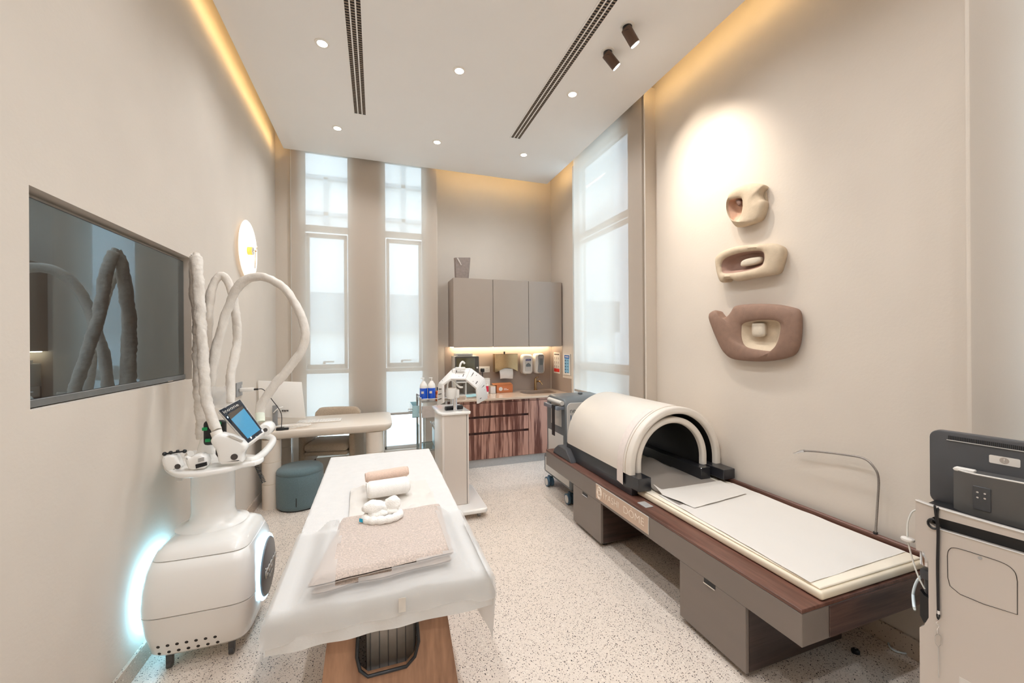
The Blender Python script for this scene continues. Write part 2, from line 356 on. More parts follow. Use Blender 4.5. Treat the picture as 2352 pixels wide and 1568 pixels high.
def window(n, axis, a, b, d0, d1, handles=True):
    """frame bars between a and b; d0..d1 is the depth of the frame"""
    def bx(m_, p0, p1, z0, z1, e0=0.0, e1=0.0, bev=0.004):
        if axis == 'x': return m_.box((p0, d0+e0, z0), (p1, d1+e1, z1), bev, 1)
        return m_.box((d0+e0, p0, z0), (d1+e1, p1, z1), bev, 1)
    f = MB()
    bx(f, a, a+0.022, WZ0, WZ1); bx(f, b-0.022, b, WZ0, WZ1); bx(f, a, b, WZ1-0.03, WZ1); bx(f, a, b, WZ0, WZ0+0.04)
    bx(f, a, b, 2.975, 3.055); bx(f, a, b, 1.215, 1.265)
    fr = struct('window_%d' % n, f, M_FRAME)
    sgn = -1
    g = MB(); e0 = sgn*0.02; e1 = sgn*0.02
    bx(g, a+0.03, a+0.068, 1.30, 2.95, e0, e1); bx(g, b-0.068, b-0.03, 1.30, 2.95, e0, e1); bx(g, a+0.03, b-0.03, 2.90, 2.95, e0, e1); bx(g, a+0.03, b-0.03, 1.27, 1.33, e0, e1)
    obj('casement', g, M_FRAME, fr)
    dm = (d0+d1)/2
    for z0, z1 in ((WZ0+0.03, 1.22), (1.31, 2.92), (3.04, WZ1-0.02)):
        g = MB()
        if axis == 'x': g.box((a+0.02, dm-0.003, z0), (b-0.02, dm+0.003, z1))
        else: g.box((dm-0.003, a+0.02, z0), (dm+0.003, b-0.02, z1))
        obj('glass_pane', g, M_GLASS, fr, False)
    if handles:
        c = (a+b)/2; g = MB()
        g.box((c-0.05, d0-0.05, 1.335), (c-0.02, d0-0.02, 1.36), 0.004).box((c-0.05, d0-0.06, 1.355), (c+0.08, d0-0.04, 1.372), 0.005)
        obj('handle', g, M_LGREY, fr)
window(1, 'x', *WIN[0], YW+0.09, YW+0.13); window(2, 'x', *WIN[1], YW+0.09, YW+0.13)
window(3, 'y', *RW[0], XR+0.09, XR+0.13, False); window(4, 'y', *RW[1], XR+0.09, XR+0.13, False)

def blind(label, axis, a, b, pos, z0, z1=4.0, thick=0.0015):
    t = thing('roller_blind', label, 'blind', (a, pos, z1) if axis == 'x' else (pos, a, z1))
    f = MB()
    if axis == 'x': f.grid([[(a, pos, z0), (b, pos, z0)], [(a, pos, z1), (b, pos, z1)]])
    else: f.grid([[(pos, a, z0), (pos, b, z0)], [(pos, a, z1), (pos, b, z1)]])
    obj('fabric', f, M_BLIND, t, False)
    r = MB()
    if axis == 'x': r.box((a, pos-0.006, z0-0.028), (b, pos+0.008, z0), 0.003)
    else: r.box((pos-0.006, a, z0-0.028), (pos+0.008, b, z0), 0.003)
    obj('bottom_rail', r, mat('blind_rail', (178, 170, 162), 0.5), t)
    r = MB()
    if axis == 'x': r.cyl((a, pos+0.025, z1+0.01), (b, pos+0.025, z1+0.01), 0.024)
    else: r.cyl((pos+0.025, a, z1+0.01), (pos+0.025, b, z1+0.01), 0.024)
    obj('roller_tube', r, M_GREYP, t)
    return t
blind('wide beige roller blind pulled over the two tall windows behind the desk', 'x', -0.943, 0.761, 5.235, 0.70)
blind('beige roller blind lowered behind the domed treatment bed', 'y', 3.16, 4.54, 2.42, 0.985)
blind('beige roller blind on the right wall near the camera, beyond the wall joint', 'y', -1.15, 0.955, 2.42, 0.45)

# outside: ground and the neighbouring facade
M_OUT = mat('pale_render', (244, 244, 242), 0.9, nscale=1, namt=0.02)
M_OUTF = mat('pale_grey_facade_metal', (176, 182, 186), 0.6, nscale=2, namt=0.02)
struct('ground', MB().box((-14, YK+0.3, -0.6), (16, 30, -0.5)).box((XR+0.4, -10, -0.6), (16, YK+0.3, -0.5)), mat('pale_paving', (214, 212, 206), 0.9, nscale=3))
t = thing('neighbouring_building', 'pale building seen faintly through the blinds of the back windows', 'building', (0, 12, -0.5))
w = MB().box((-8, 12, -0.5), (8, 12.4, 11)); obj('wall', w, M_OUT, t, False)
obj('slab_band', MB().box((-8, 11.7, 1.9), (8, 12, 2.96)), M_OUTF, t, False)
w = MB()
w.box((-6, 11.9, 5.10), (6, 12, 5.20)).box((-6, 11.9, 6.10), (6, 12, 6.20)); obj('window_transom', w, M_OUTF, t, False)
for x in (-4.1, -1.29, 0.77, 3.2):
    obj('window_mullion', MB().box((x-0.06, 11.9, 4.7), (x+0.06, 12, 7.2 if x > 0 else 6.15)), M_OUTF, t, False)

# ================================================================== CEILING FITTINGS
M_LAMP = emis('lamp_glow', (255, 246, 232), 22)
def_dl = None
dl_labels = ['round white recessed downlight nearest the left wall cove, beside the left air slot',
             'round white recessed downlight in the middle between the two air slots',
             'round white recessed downlight beside the two bronze spotlights',
             'round white recessed downlight above the left tall window',
             'round white recessed downlight above the pier between the tall windows',
             'round white recessed downlight above the wall cabinets, beyond the right air slot']
for i, p in enumerate(DOWNP):
    if def_dl is None:
        def_dl = thing('ceiling_downlight', dl_labels[0], 'light', (p.x, p.y, PANZ), group='downlights in the dropped ceiling')
        obj('trim_ring', MB().lathe([(0.036, -0.001), (0.036, -0.006), (0.052, -0.004), (0.054, 0.0), (0.036, 0.0)], (p.x, p.y, PANZ)), M_WHITE2, def_dl)
        obj('diffuser', MB().lathe([(0.0005, -0.0035), (0.0375, -0.0035), (0.0375, -0.001), (0.0005, -0.001)], (p.x, p.y, PANZ)), M_LAMP, def_dl)
    else:
        copy_tree(def_dl, None, (p.x, p.y, PANZ), dl_labels[i] if i < 6 else 'unseen recessed downlight added %s in the %s row from the windows' % (('on the left', 'in the middle', 'on the right')[(i-6) % 3], ('third', 'fourth', 'fifth')[(i-6)//3]))

def air_slot(x, y0, y1, label):
    t = thing('linear_air_diffuser', label, 'vent', (x, y0, PANZ))
    f = MB(); wd = 0.058
    f.box((x-wd-0.006, y0, PANZ-0.004), (x-wd+0.006, y1, PANZ+0.004)); f.box((x+wd-0.006, y0, PANZ-0.004), (x+wd+0.006, y1, PANZ+0.004))
    for k in (-0.019, 0.019): f.box((x+k-0.005, y0, PANZ-0.005), (x+k+0.005, y1, PANZ+0.004))
    f.box((x-wd, y1-0.012, PANZ-0.004), (x+wd, y1, PANZ+0.004)); f.box((x-wd, y0, PANZ-0.004), (x+wd, y0+0.012, PANZ+0.004))
    obj('frame', f, M_CEIL, t)
    obj('dark_channel', MB().box((x-wd, y0, PANZ-0.0016), (x+wd, y1, PANZ-0.0006)), mat('duct_black', (30, 26, 24), 0.8), t, False)
    b = MB(); y = y0+0.02
    while y < y1-0.02:
        for k in (-0.038, 0, 0.038): b.box((x+k-0.014, y, PANZ-0.0036), (x+k+0.014, y+0.009, PANZ-0.0012))
        y += 0.024
    obj('louvre_blades', b, mat('louvre_taupe', (150, 132, 116), 0.6), t, False, kind='stuff')
air_slot(-0.139, 1.2, 4.19, 'long slotted air diffuser on the left side of the ceiling')
air_slot(1.480, 1.2, 4.14, 'long slotted air diffuser on the right side of the ceiling beside the spotlights')

def spot(u, v, label, tgt, en):
    p = at('z', PANZ, u, v); t = thing('spotlight', label, 'light', (p.x, p.y, PANZ), group='bronze ceiling spotlights')
    obj('ceiling_ring', MB().lathe([(0.001, 0), (0.05, 0), (0.05, -0.006), (0.04, -0.008), (0.001, -0.008)], p), M_WHITE2, t)
    obj('swivel_joint', MB().cyl(p+Vector((0, 0, -0.006)), p+Vector((0, 0, -0.05)), 0.034), M_BLACK, t)
    d = (Vector(tgt)-p).normalized(); a = p+Vector((0, 0, -0.035)); b = a+d*0.10
    obj('lamp_body', MB().cyl(a-d*0.02, b, 0.036).cyl(b, b+d*0.004, 0.036, 0.034), M_BRONZE, t)
    obj('lens_rim', MB().cyl(b+d*0.004, b+d*0.008, 0.035), M_CHROME, t)
    obj('lens', MB().cyl(b+d*0.008, b+d*0.010, 0.031), M_LAMP, t)
    l = light('spotlight_lamp', 'SPOT', b+d*0.03, en, (1, 0.90, 0.78), spot_size=1.15, spot_blend=1.0, shadow_soft_size=0.02)
    l.rotation_euler = d.to_track_quat('-Z', 'Y').to_euler()
spot(1441, 60, 'bronze cylindrical ceiling spotlight, the one nearer the camera', (2.54, 2.35, 2.75), 78)
spot(1396, 118, 'bronze cylindrical ceiling spotlight, the one nearer the windows', (2.54, 2.55, 3.0), 60)

# ================================================================== KITCHENETTE
yf, yb = 4.84, YK
t = thing('base_cabinet', 'low cabinet with striped walnut drawer fronts under the counter', 'cabinet', (0.90, yf, 0))
obj('body', MB().box((0.90, yf+0.022, 0.10), (XR-0.005, yb-0.005, 0.735)).box((0.90, yf+0.022, 0.735), (1.90, yb-0.005, 0.845)).box((1.90, yf+0.022, 0.735), (XR-0.005, yf+0.04, 0.845)), mat('cabinet_carcass', (92, 56, 42), 0.5), t, False)
obj('plinth', MB().box((0.90, yf+0.03, 0.0), (XR-0.005, yf+0.05, 0.10)), M_PLINTH, t, False)
obj('top_rail', MB().box((0.90, yf+0.004, 0.822), (2.50, yf+0.021, 0.845)), M_ROSE, t, False)
for i, (z0, z1) in enumerate(((0.655, 0.817), (0.452, 0.625), (0.108, 0.420))):
    d = obj('drawer', MB().box((1.0, yf, z0), (1.893, yf+0.02, z1), 0.002, 1), M_ROSE, t)
for z0, z1 in ((0.627, 0.653), (0.422, 0.450)):
    obj('finger_groove', MB().box((1.0, yf+0.016, z0), (1.893, yf+0.022, z1)), wood('dark_groove_wood_%d' % int(z0*1000), (44, 18, 12), (84, 44, 32), 15), t, False)
obj('door', MB().box((1.897, yf, 0.108), (2.50, yf+0.02, 0.817), 0.002, 1), M_ROSE, t)
obj('side_panel', MB().box((0.902, yf, 0.108), (0.996, yf+0.02, 0.817), 0.002, 1), M_ROSE, t)
# counter with an oval-fronted sink cut into it
SX0, SX1, SY0, SY1 = 1.93, 2.42, 5.02, 5.36
c = MB(); zt0, zt1 = 0.848, 0.876
y0c = yf-0.02
c.box((0.88, y0c, zt0), (SX0, yb-0.003, zt1), 0.003, 1).box((SX1, y0c, zt0), (XR-0.003, yb-0.003, zt1), 0.003, 1)
c.box((SX0-0.004, y0c, zt0), (SX1+0.004, SY0, zt1), 0.003, 1).box((SX0-0.004, SY1, zt0), (SX1+0.004, yb-0.003, zt1), 0.003, 1)
t = thing('worktop', 'beige stone worktop with an inset sink on the walnut drawers', 'worktop', (0.88, y0c, zt0))
obj('slab', c, M_COUNTER, t)
b = MB(); 
for cx_, cy_ in ((0, 0),):
    o0 = [(x, y) for x, y in rr(SX0, SY0, SX1, SY1, 0.10, 8)]
    b.rings([[(x, y, zt1-0.002) for x, y in o0], [(x*0.94+0.06*(SX0+SX1)/2, y*0.94+0.06*(SY0+SY1)/2, zt1-0.11) for x, y in o0], [(x*0.8+0.2*(SX0+SX1)/2, y*0.8+0.2*(SY0+SY1)/2, zt1-0.13) for x, y in o0]], False, True)
obj('sink_bowl', b, mat('taupe_sink', (150, 128, 110), 0.3), t)
o0 = rr(SX0, SY0, SX1, SY1, 0.10, 8); rect = resample([Vector((x, y)) for x, y in ((SX1, SY1), (SX0, SY1), (SX0, SY0), (SX1, SY0))], 36)
cr = []
for x, y in o0:
    cxm, cym = (SX0+SX1)/2, (SY0+SY1)/2; dx, dy = x-cxm, y-cym
    k = min((SX1-cxm)/max(1e-6, abs(dx)), (SY1-cym)/max(1e-6, abs(dy))); cr.append((cxm+dx*k, cym+dy*k))
obj('sink_corner_infill', MB().rings([[(x, y, zt1-0.0005) for x, y in cr], [(x, y, zt1-0.0005) for x, y in o0], [(x, y, zt1-0.02) for x, y in o0]], False, False), M_COUNTER, t, False)
t = thing('basin_tap', 'slim bronze tap standing behind the sink', 'tap', (2.235, 5.42, zt1))
obj('column', MB().lathe([(0.028, 0), (0.028, 0.006), (0.021, 0.008), (0.021, 0.17), (0.019, 0.176)], (2.235, 5.42, zt1)), M_BRASS, t)
obj('spout', MB().tube(spline([(2.245, 5.40, zt1+0.125), (2.262, 5.37, zt1+0.135), (2.285, 5.33, zt1+0.12), (2.295, 5.31, zt1+0.085)], 5), 0.011), M_BRASS, t)
obj('lever', MB().tube([(2.235, 5.42, zt1+0.178), (2.238, 5.41, zt1+0.19), (2.27, 5.38, zt1+0.195)], 0.006), M_BRASS, t)
# backsplash
struct('trim_3', MB().box((0.90, YK-0.004, 0.876), (2.52, YK, 1.53)), M_TAUPEP)
struct('trim_4', MB().box((XR-0.006, 4.86, 0.10), (XR, YK, 1.08)).box((XR-0.006, 5.13, 1.08), (XR, YK, 2.44)), M_TAUPEP)
# wall cabinets
ZC0, ZC1, yc = 1.53, 2.44, 5.10
cabs = [(0.953, 1.489, 'taupe wall cabinet, leftmost of three, below the grey vase'), (1.493, 2.007, 'taupe wall cabinet in the middle, above the brass towel dispenser'), (2.011, 2.515, 'taupe wall cabinet, rightmost of three, above the sink')]
for a, b_, lb in cabs:
    t = thing('wall_cabinet', lb, 'cabinet', (a, yc, ZC0), group='taupe wall cabinets over the sink')
    obj('body', MB().box((a, yc+0.02, ZC0), (b_, YK-0.004, ZC1), 0.001, 1), M_TAUPE, t)
    obj('door', MB().box((a+0.001, yc, ZC0-0.004), (b_-0.001, yc+0.018, ZC1), 0.0015, 1), M_TAUPE, t)
t = thing('under_cabinet_light', 'warm strip light glowing beneath the wall cabinets', 'light', (0.96, 5.40, ZC0))
obj('light_strip', MB().box((0.97, 5.425, ZC0-0.008), (2.50, 5.443, ZC0-0.0005)), emis('strip_glow', (255, 232, 196), 60), t, False)
# vase on the cabinets
vx, vy = 1.09, 5.22
v = MB(); o0 = [(-0.095, -0.04), (0.095, -0.04), (0.11, 0.0), (0.095, 0.04), (-0.095, 0.04), (-0.11, 0.0)]
rs = []
for h, k in ((0, 0.84), (0.01, 0.86), (0.14, 0.94), (0.28, 1.02)): rs.append([(vx+x*k+0.01*h/0.28, vy+y*k, ZC1+h+(0.012 if (x > 0 and h > 0.2) else 0)) for x, y in o0])
for h, k in ((0.28, 0.96), (0.03, 0.80)): rs.append([(vx+x*k, vy+y*k*0.8, ZC1+h) for x, y in o0])
v.rings(rs, True, True)
t = thing('ceramic_vase', 'grey folded-look ceramic vase on top of the leftmost wall cabinet', 'vase', (vx, vy, ZC1))
obj('body', v, mat('grey_ceramic', (138, 124, 116), 0.8, nscale=30, namt=0.12, bump=0.4, bscale=60), t)
obj('folded_lip', MB().slab([(vx-0.075, vy-0.045, ZC1+0.275), (vx-0.055, vy-0.050, ZC1+0.275), (vx-0.008, vy-0.048, ZC1+0.185), (vx-0.018, vy-0.044, ZC1+0.18)], 0.006), mat('pale_ceramic', (206, 196, 188), 0.8), t)

# dispensers on the backsplash
def yat(u, v, y=5.40): return at('y', y, u, v)
t = thing('paper_towel_dispenser', 'brass box dispenser on the wall with a white paper towel hanging out', 'dispenser', (1.78, 5.49, 1.17))
x0, x1 = 1.600, 1.945; z0, z1 = 1.165, 1.42
sh = MB(); arc = [(x0, z1), (x0, z0)] + [(x0+0.03+(x1-x0-0.03)*k/10.0, z0+0.0+0.055*math.sin(PI*min(1, k/10.0*1.0))) for k in range(11)] + [(x1, z1)]
sh.prism(arc[::-1], 'y', 5.385, 5.40, 0.002, 1).box((x0, 5.40, z0), (x0+0.004, 5.495, z1)).box((x1-0.004, 5.40, z0), (x1, 5.495, z1)).box((x0, 5.385, z1-0.004), (x1, 5.495, z1))
obj('shell', sh, mat('polished_brass', (208, 184, 146), 0.10, 1.0), t)
obj('lock', MB().cyl((1.745, 5.40, z1-0.001), (1.745, 5.40, z1+0.035), 0.012), M_BLACK, t)
rows = []
for j in range(7):
    zz = z0+0.045-0.145*j/6; rows.append([(1.665+0.012*j/6+(0.205-0.012*j/6)*k/8, 5.395-0.01*math.sin(PI*j/6)+0.004*math.sin(k*1.1+j), zz+0.004*math.sin(k*0.6)) for k in range(9)])
obj('paper_towel', MB().grid(rows), M_PAPER, t)
def dispenser(label, xc, zc, w_, h_, face, slate):
    t = thing('soap_dispenser', label, 'dispenser', (xc, 5.49, zc-h_/2))
    o0 = rr(xc-w_/2, zc-h_/2, xc+w_/2, zc+h_/2, w_*0.28, 6)
    b = MB(); y = 5.495
    b.rings([[(x, y, z) for x, z in o0], [(x, y-0.075, z) for x, z in o0], [((x-xc)*0.88+xc, y-0.098, (z-zc)*0.93+zc) for x, z in o0], [((x-xc)*0.6+xc, y-0.104, (z-zc)*0.8+zc) for x, z in o0]])
    obj('shell', b, M_WHITE2, t, 50)
    yf_ = y-0.1065
    if slate:
        o1 = [(xc-0.035, zc+h_*0.40), (xc-0.015, zc+h_*0.46), (xc+0.045, zc+h_*0.46), (xc+0.062, zc+h_*0.38), (xc+0.05, zc), (xc+0.056, zc-h_*0.40), (xc+0.03, zc-h_*0.45), (xc-0.02, zc-h_*0.45), (xc-0.04, zc-h_*0.38), (xc-0.028, zc)]
        obj('front_cover', MB().prism(o1, 'y', yf_-0.006, yf_+0.01, 0.002, 1), M_GREYP, t)
        obj('sight_window', MB().box((xc-0.012, yf_-0.009, zc-0.02), (xc+0.038, yf_-0.005, zc+0.07), 0.002, 1), M_SLATE, t)
        text('lettering', 'GOJO', 0.026, (xc+0.012, yf_-0.0075, zc+0.098), (1, 0, 0), (0, 0, 1), M_PAPER, t)
    else:
        obj('face_panel', MB().prism(rr(xc-0.045, zc-0.105, xc+0.052, zc+0.085, 0.02), 'y', yf_-0.004, yf_+0.01, 0.002, 1), M_LGREY, t)
        obj('sight_window', MB().prism([(xc-0.038, zc-0.025), (xc-0.028, zc+0.005), (xc+0.004, zc+0.024), (xc+0.034, zc+0.005), (xc+0.044, zc-0.025), (xc+0.03, zc-0.033), (xc-0.024, zc-0.033)], 'y', yf_-0.007, yf_-0.003), M_SLATE, t)
        obj('name_badge', MB().box((xc-0.036, yf_-0.0065, zc+0.052), (xc+0.044, yf_-0.003, zc+0.08)), mat('navy_badge', (28, 40, 120), 0.4), t, False)
        text('lettering', 'PURELL', 0.020, (xc+0.004, yf_-0.0075, zc+0.066), (1, 0, 0), (0, 0, 1), M_PAPER, t)
    return t
dispenser('white wall soap dispenser with a small navy badge, beside the brass dispenser', 2.105, 1.262, 0.165, 0.29, None, False)
dispenser('white wall soap dispenser with a grey front cover, above the tap', 2.300, 1.268, 0.160, 0.30, None, True)
# notices on the right side wall
def notice(name, label, y0, y1, z0, z1, build):
    t = thing(name, label, 'notice', (XR-0.004, (y0+y1)/2, z0))
    xw = XR-0.006
    obj('card', MB().box((xw-0.004, y0, z0), (xw, y1, z1), 0.001, 1), M_PAPER, t); build(t, xw-0.0045, y0, y1, z0, z1); return t
def red_notice(t, x, y0, y1, z0, z1):
    ink = mat('print_ink', (96, 84, 78), 0.8); w_ = y1-y0
    obj('red_band', MB().box((x-0.0006, y0+0.012, z0+0.02), (x, y1-0.012, z0+0.07)), mat('red_print', (206, 44, 36), 0.7), t, False)
    b = MB(); b.box((x-0.0006, y0+0.02, z1-0.040), (x, y1-0.02, z1-0.022))
    obj('heading', b, ink, t, False)
    b = MB()
    for r_ in range(3):
        for c_ in range(3):
            yy = y0+w_*(0.2+0.3*c_); zz = z1-0.085-0.06*r_
            b.box((x-0.0006, yy-0.018, zz-0.004), (x, yy+0.018, zz)).box((x-0.0006, yy-0.004, zz-0.02), (x, yy+0.004, zz+0.018)).box((x-0.0006, yy-0.022, zz-0.027), (x, yy+0.022, zz-0.024))
    obj('pictograms', b, ink, t, False)
def blue_notice(t, x, y0, y1, z0, z1):
    obj('blue_field', MB().box((x-0.0005, y0+0.03, z0+0.03), (x, y1-0.03, z1-0.02)), mat('light_blue_print', (122, 176, 208), 0.7), t, False)
    obj('heading', MB().box((x-0.0009, y0+0.025, z1-0.065), (x, y1-0.025, z1-0.018)), mat('blue_print', (20, 92, 170), 0.7), t, False)
    obj('heading_print', MB().box((x-0.0013, y0+0.045, z1-0.047), (x-0.0009, y1-0.045, z1-0.035)), M_PAPER, t, False)
    b = MB(); b2 = MB()
    for r_ in range(5):
        zz = z1-0.095-0.042*r_; b.cyl((x-0.0008, y1-0.055, zz), (x, y1-0.055, zz), 0.014, n=10)
        b2.box((x-0.0009, y0+0.05, zz-0.003), (x, y1-0.09, zz+0.001)).box((x-0.0009, y0+0.05, zz+0.006), (x, y1-0.10, zz+0.009))
    obj('pictograms', b, mat('navy_print', (24, 50, 84), 0.7), t, False); obj('print_lines', b2, mat('navy_print', (24, 50, 84)), t, False)
notice('red_notice', 'small white notice with a red band on the side wall beside the sink', 5.20, 5.41, 1.125, 1.435, red_notice)
notice('blue_notice', 'small notice with a blue heading on the side wall, nearer the blind', 4.875, 5.075, 1.125, 1.42, blue_notice)
# sockets
def socket(label, x, z, w_, y, plug=False):
    t = thing('wall_socket', label, 'socket', (x, y, z))
    obj('face_plate', MB().box((x-w_/2, y-0.009, z-0.043), (x+w_/2, y, z+0.043), 0.003), M_WHITE2, t)
    h = MB(); 
    for k in ([0] if w_ < 0.1 else [-w_/4, w_/4]): h.box((x+k-0.003, y-0.0100, z+0.010), (x+k+0.003, y-0.0086, z+0.018)).box((x+k-0.014, y-0.0100, z-0.012), (x+k-0.007, y-0.0086, z-0.008)).box((x+k+0.007, y-0.0100, z-0.012), (x+k+0.014, y-0.0086, z-0.008))
    obj('socket_holes', h, M_GROOVE, t, False)
    if not plug: obj('rocker_switch', MB().box((x-w_/2+0.008, y-0.0125, z+0.012), (x-w_/2+0.018, y-0.008, z+0.03), 0.001, 1), M_WHITE2, t)
    return t
ys = YK-0.005
p = at('y', ys, 1094, 848); socket('small white socket plate partly behind the dark-fronted cabinet', p.x, p.z, 0.07, ys)
p = at('y', ys, 1112, 848); socket('white double socket plate beside the brass dispenser', p.x, p.z, 0.165, ys, True)
t = thing('black_plug', 'black mains plug with hanging cable in the double socket', 'plug', (p.x-0.03, ys-0.01, p.z))
obj('plug_body', MB().box((p.x-0.06, ys-0.045, p.z-0.035), (p.x-0.005, ys-0.0095, p.z+0.015), 0.008), M_BLACK, t)
obj('cable', MB().tube(spline([(p.x-0.032, ys-0.03, p.z-0.03), (p.x-0.032, ys-0.03, p.z-0.10), (p.x-0.04, ys-0.05, p.z-0.2), (p.x-0.08, ys-0.06, 0.885)], 6), 0.005), M_BLACK, t)

# things on the worktop
zt = zt1
t = thing('sterilising_cabinet', 'white equipment stand with a smoked glass door on the worktop, left end', 'cabinet', (1.13, 5.35, zt))
x0, x1 = 0.985, 1.315
b = MB(); b.box((x0, 5.20, zt), (x0+0.02, 5.46, 1.17), 0.002, 1).box((x1-0.02, 5.20, zt), (x1, 5.46, 1.17), 0.002, 1).box((x0, 5.20, 1.05), (x1, 5.46, 1.065)).box((x0, 5.44, zt), (x1, 5.46, 1.17)).box((x0, 5.20, zt), (x1, 5.46, zt+0.012)).box((1.13, 5.21, zt), (1.145, 5.46, 1.06))
obj('stand', b, M_LGREY, t)
obj('cabinet_case', MB().box((x0, 5.20, 1.172), (x1, 5.46, 1.405), 0.006), M_LGREY, t)
obj('door_frame', MB().prism(rr(x0+0.002, 1.176, x1-0.002, 1.402, 0.01), 'y', 5.185, 5.199, 0.002, 1), mat('graphite_frame', (74, 70, 64), 0.4), t)
obj('glass_panel', MB().box((x0+0.02, 5.180, 1.20), (x1-0.06, 5.184, 1.385)), mat('smoked_olive_glass', (84, 76, 52), 0.08, coat=1.0), t, False)
obj('lock', MB().cyl((x1-0.03, 5.183, 1.25), (x1-0.03, 5.172, 1.25), 0.012), M_CHROME, t)
t = thing('blue_dome_bell', 'small blue domed cap on the shelf of the equipment stand', 'cap', (1.20, 5.25, 1.065))
obj('dome', MB().lathe([(0.035, 0), (0.035, 0.02), (0.028, 0.045), (0.012, 0.058), (0.001, 0.06)], (1.20, 5.25, 1.0655)), mat('blue_plastic', (40, 96, 168), 0.35), t)
obj('foot', MB().lathe([(0.037, 0.0), (0.037, 0.004), (0.001, 0.004)], (1.20, 5.25, 1.0655)), M_BLACK, t)
t = thing('carton', 'flat white carton lying on top of the smoked glass cabinet', 'box', (1.12, 5.30, 1.405))
obj('box', MB().box((1.01, 5.22, 1.4055), (1.235, 5.40, 1.442), 0.002, 1), M_PAPER, t); obj('print_stripe', MB().box((1.03, 5.219, 1.414), (1.21, 5.2199, 1.424)), M_GREYP, t, False)
t = thing('tissue_box', 'orange-brown cardboard glove box on the worktop below the brass dispenser', 'box', (1.715, 5.35, zt))
obj('carton', MB().box((1.595, 5.30, zt+0.0005), (1.835, 5.42, zt+0.11), 0.002, 1), mat('kraft_orange', (190, 112, 66), 0.6, nscale=12), t)
obj('open_flap', MB().slab([(1.545, 5.302, zt+0.114), (1.83, 5.302, zt+0.118), (1.83, 5.40, zt+0.135), (1.55, 5.40, zt+0.13)], 0.003), mat('kraft_orange_light', (206, 132, 84), 0.6), t)
obj('round_print', MB().cyl((1.655, 5.2995, zt+0.055), (1.655, 5.2985, zt+0.055), 0.028), M_PAPER, t)
obj('print_lines', MB().box((1.70, 5.2988, zt+0.038), (1.77, 5.2995, zt+0.046)).box((1.70, 5.2988, zt+0.056), (1.745, 5.2995, zt+0.061)), M_PAPER, t, False)
t = thing('white_box', 'small white box on the worktop beside the orange-brown box', 'box', (1.54, 5.32, zt)); obj('box', MB().box((1.50, 5.28, zt+0.0005), (1.575, 5.37, zt+0.095), 0.003), M_PAPER, t); obj('lid_edge', MB().box((1.499, 5.279, zt+0.095), (1.576, 5.371, zt+0.102), 0.002), mat('beige_card', (214, 196, 170)), t)
t = thing('white_canister', 'tall white rounded container behind the red-labelled bottle', 'container', (1.46, 5.42, zt)); obj('body', MB().box((1.41, 5.38, zt+0.0005), (1.525, 5.46, zt+0.19), 0.012, 3), M_WHITE2, t); obj('lid', MB().box((1.41, 5.38, zt+0.19), (1.525, 5.46, zt+0.205), 0.006), M_WHITE2, t)
t = thing('red_bottle', 'small bottle with a crimson label in front of the white container', 'bottle', (1.445, 5.28, zt)); obj('bottle', MB().lathe([(0.001, 0), (0.026, 0), (0.026, 0.12), (0.012, 0.135), (0.012, 0.15), (0.001, 0.15)], (1.445, 5.28, zt+0.0005)), M_WHITE2, t); obj('label', MB().lathe([(0.0268, 0.03), (0.0268, 0.11), (0.0262, 0.11), (0.0262, 0.03)], (1.445, 5.28, zt)), mat('crimson_label', (204, 20, 60), 0.5), t)
rows = [[(1.10+0.21*i/6, 5.00+0.10*j/5, zt+0.006+0.012*abs(noise.noise(Vector((i*.8, j*.9, 2))))+0.004*j) for i in range(7)] for j in range(6)]
t = thing('mask_packet', 'pale aqua plastic packet lying on the worktop behind the lamp panels', 'packet', (1.2, 5.05, zt)); obj('film', MB().grid(rows), mat('aqua_film', (170, 212, 216), 0.2, coat=0.6), t)
t = thing('blue_carton', 'small blue and white carton at the left end of the worktop', 'box', (0.95, 5.2, zt)); obj('box', MB().box((0.915, 5.12, zt+0.0005), (0.945, 5.2, zt+0.09)), mat('blue_print2', (24, 74, 160), 0.5), t); obj('end_flap', MB().box((0.946, 5.12, zt+0.0005), (0.972, 5.2, zt+0.09)), M_PAPER, t)

# ================================================================== TELEVISION AND WALL LAMP
t = thing('television', 'large black television set flush into a niche of the left wall', 'television', (-1.155, 2.43, NZ0))
ty0, ty1, tz0, tz1 = NY0+0.012, NY1-0.012, NZ0+0.004, NZ1-0.022
obj('case', MB().box((XL-0.069, ty0, tz0), (-1.158, ty1, tz1), 0.002, 1), M_CHAR, t)
obj('screen', MB().box((-1.158, ty0+0.006, tz0+0.030), (-1.155, ty1-0.006, tz1-0.006)), M_TV, t, False)
obj('bottom_bezel', MB().box((-1.158, ty0, tz0), (-1.150, ty1, tz0+0.028), 0.002, 1), mat('gunmetal_bezel', (120, 122, 122), 0.3, 0.5), t)
obj('stand_by_sensor', MB().box((-1.150, ty1-0.24, tz0+0.001), (-1.143, ty1-0.18, tz0+0.006)), M_CHROME, t, False)
cd = Vector((-1.12, 4.135, 2.435))
t = thing('disc_wall_lamp', 'round white glowing wall lamp with a small gold hub and needle hands', 'lamp', cd)
obj('backplate', MB().cyl(cd+Vector((0.001, 0, 0)), cd+Vector((0.02, 0, 0)), 0.10), M_WHITE2, t)
obj('disc', MB().lathe([(0.001, 0.022), (0.20, 0.022), (0.262, 0.026), (0.268, 0.031), (0.262, 0.036), (0.20, 0.030), (0.001, 0.028)], cd, 64, 'x'), mat('glowing_white_disc', (250, 246, 240), 0.3, emit=(255, 244, 230), estr=0.55), t)
obj('hub', MB().cyl(cd+Vector((0.028, 0, 0)), cd+Vector((0.065, 0, 0)), 0.036), mat('gold_hub', (232, 196, 90), 0.3, 0.6), t)
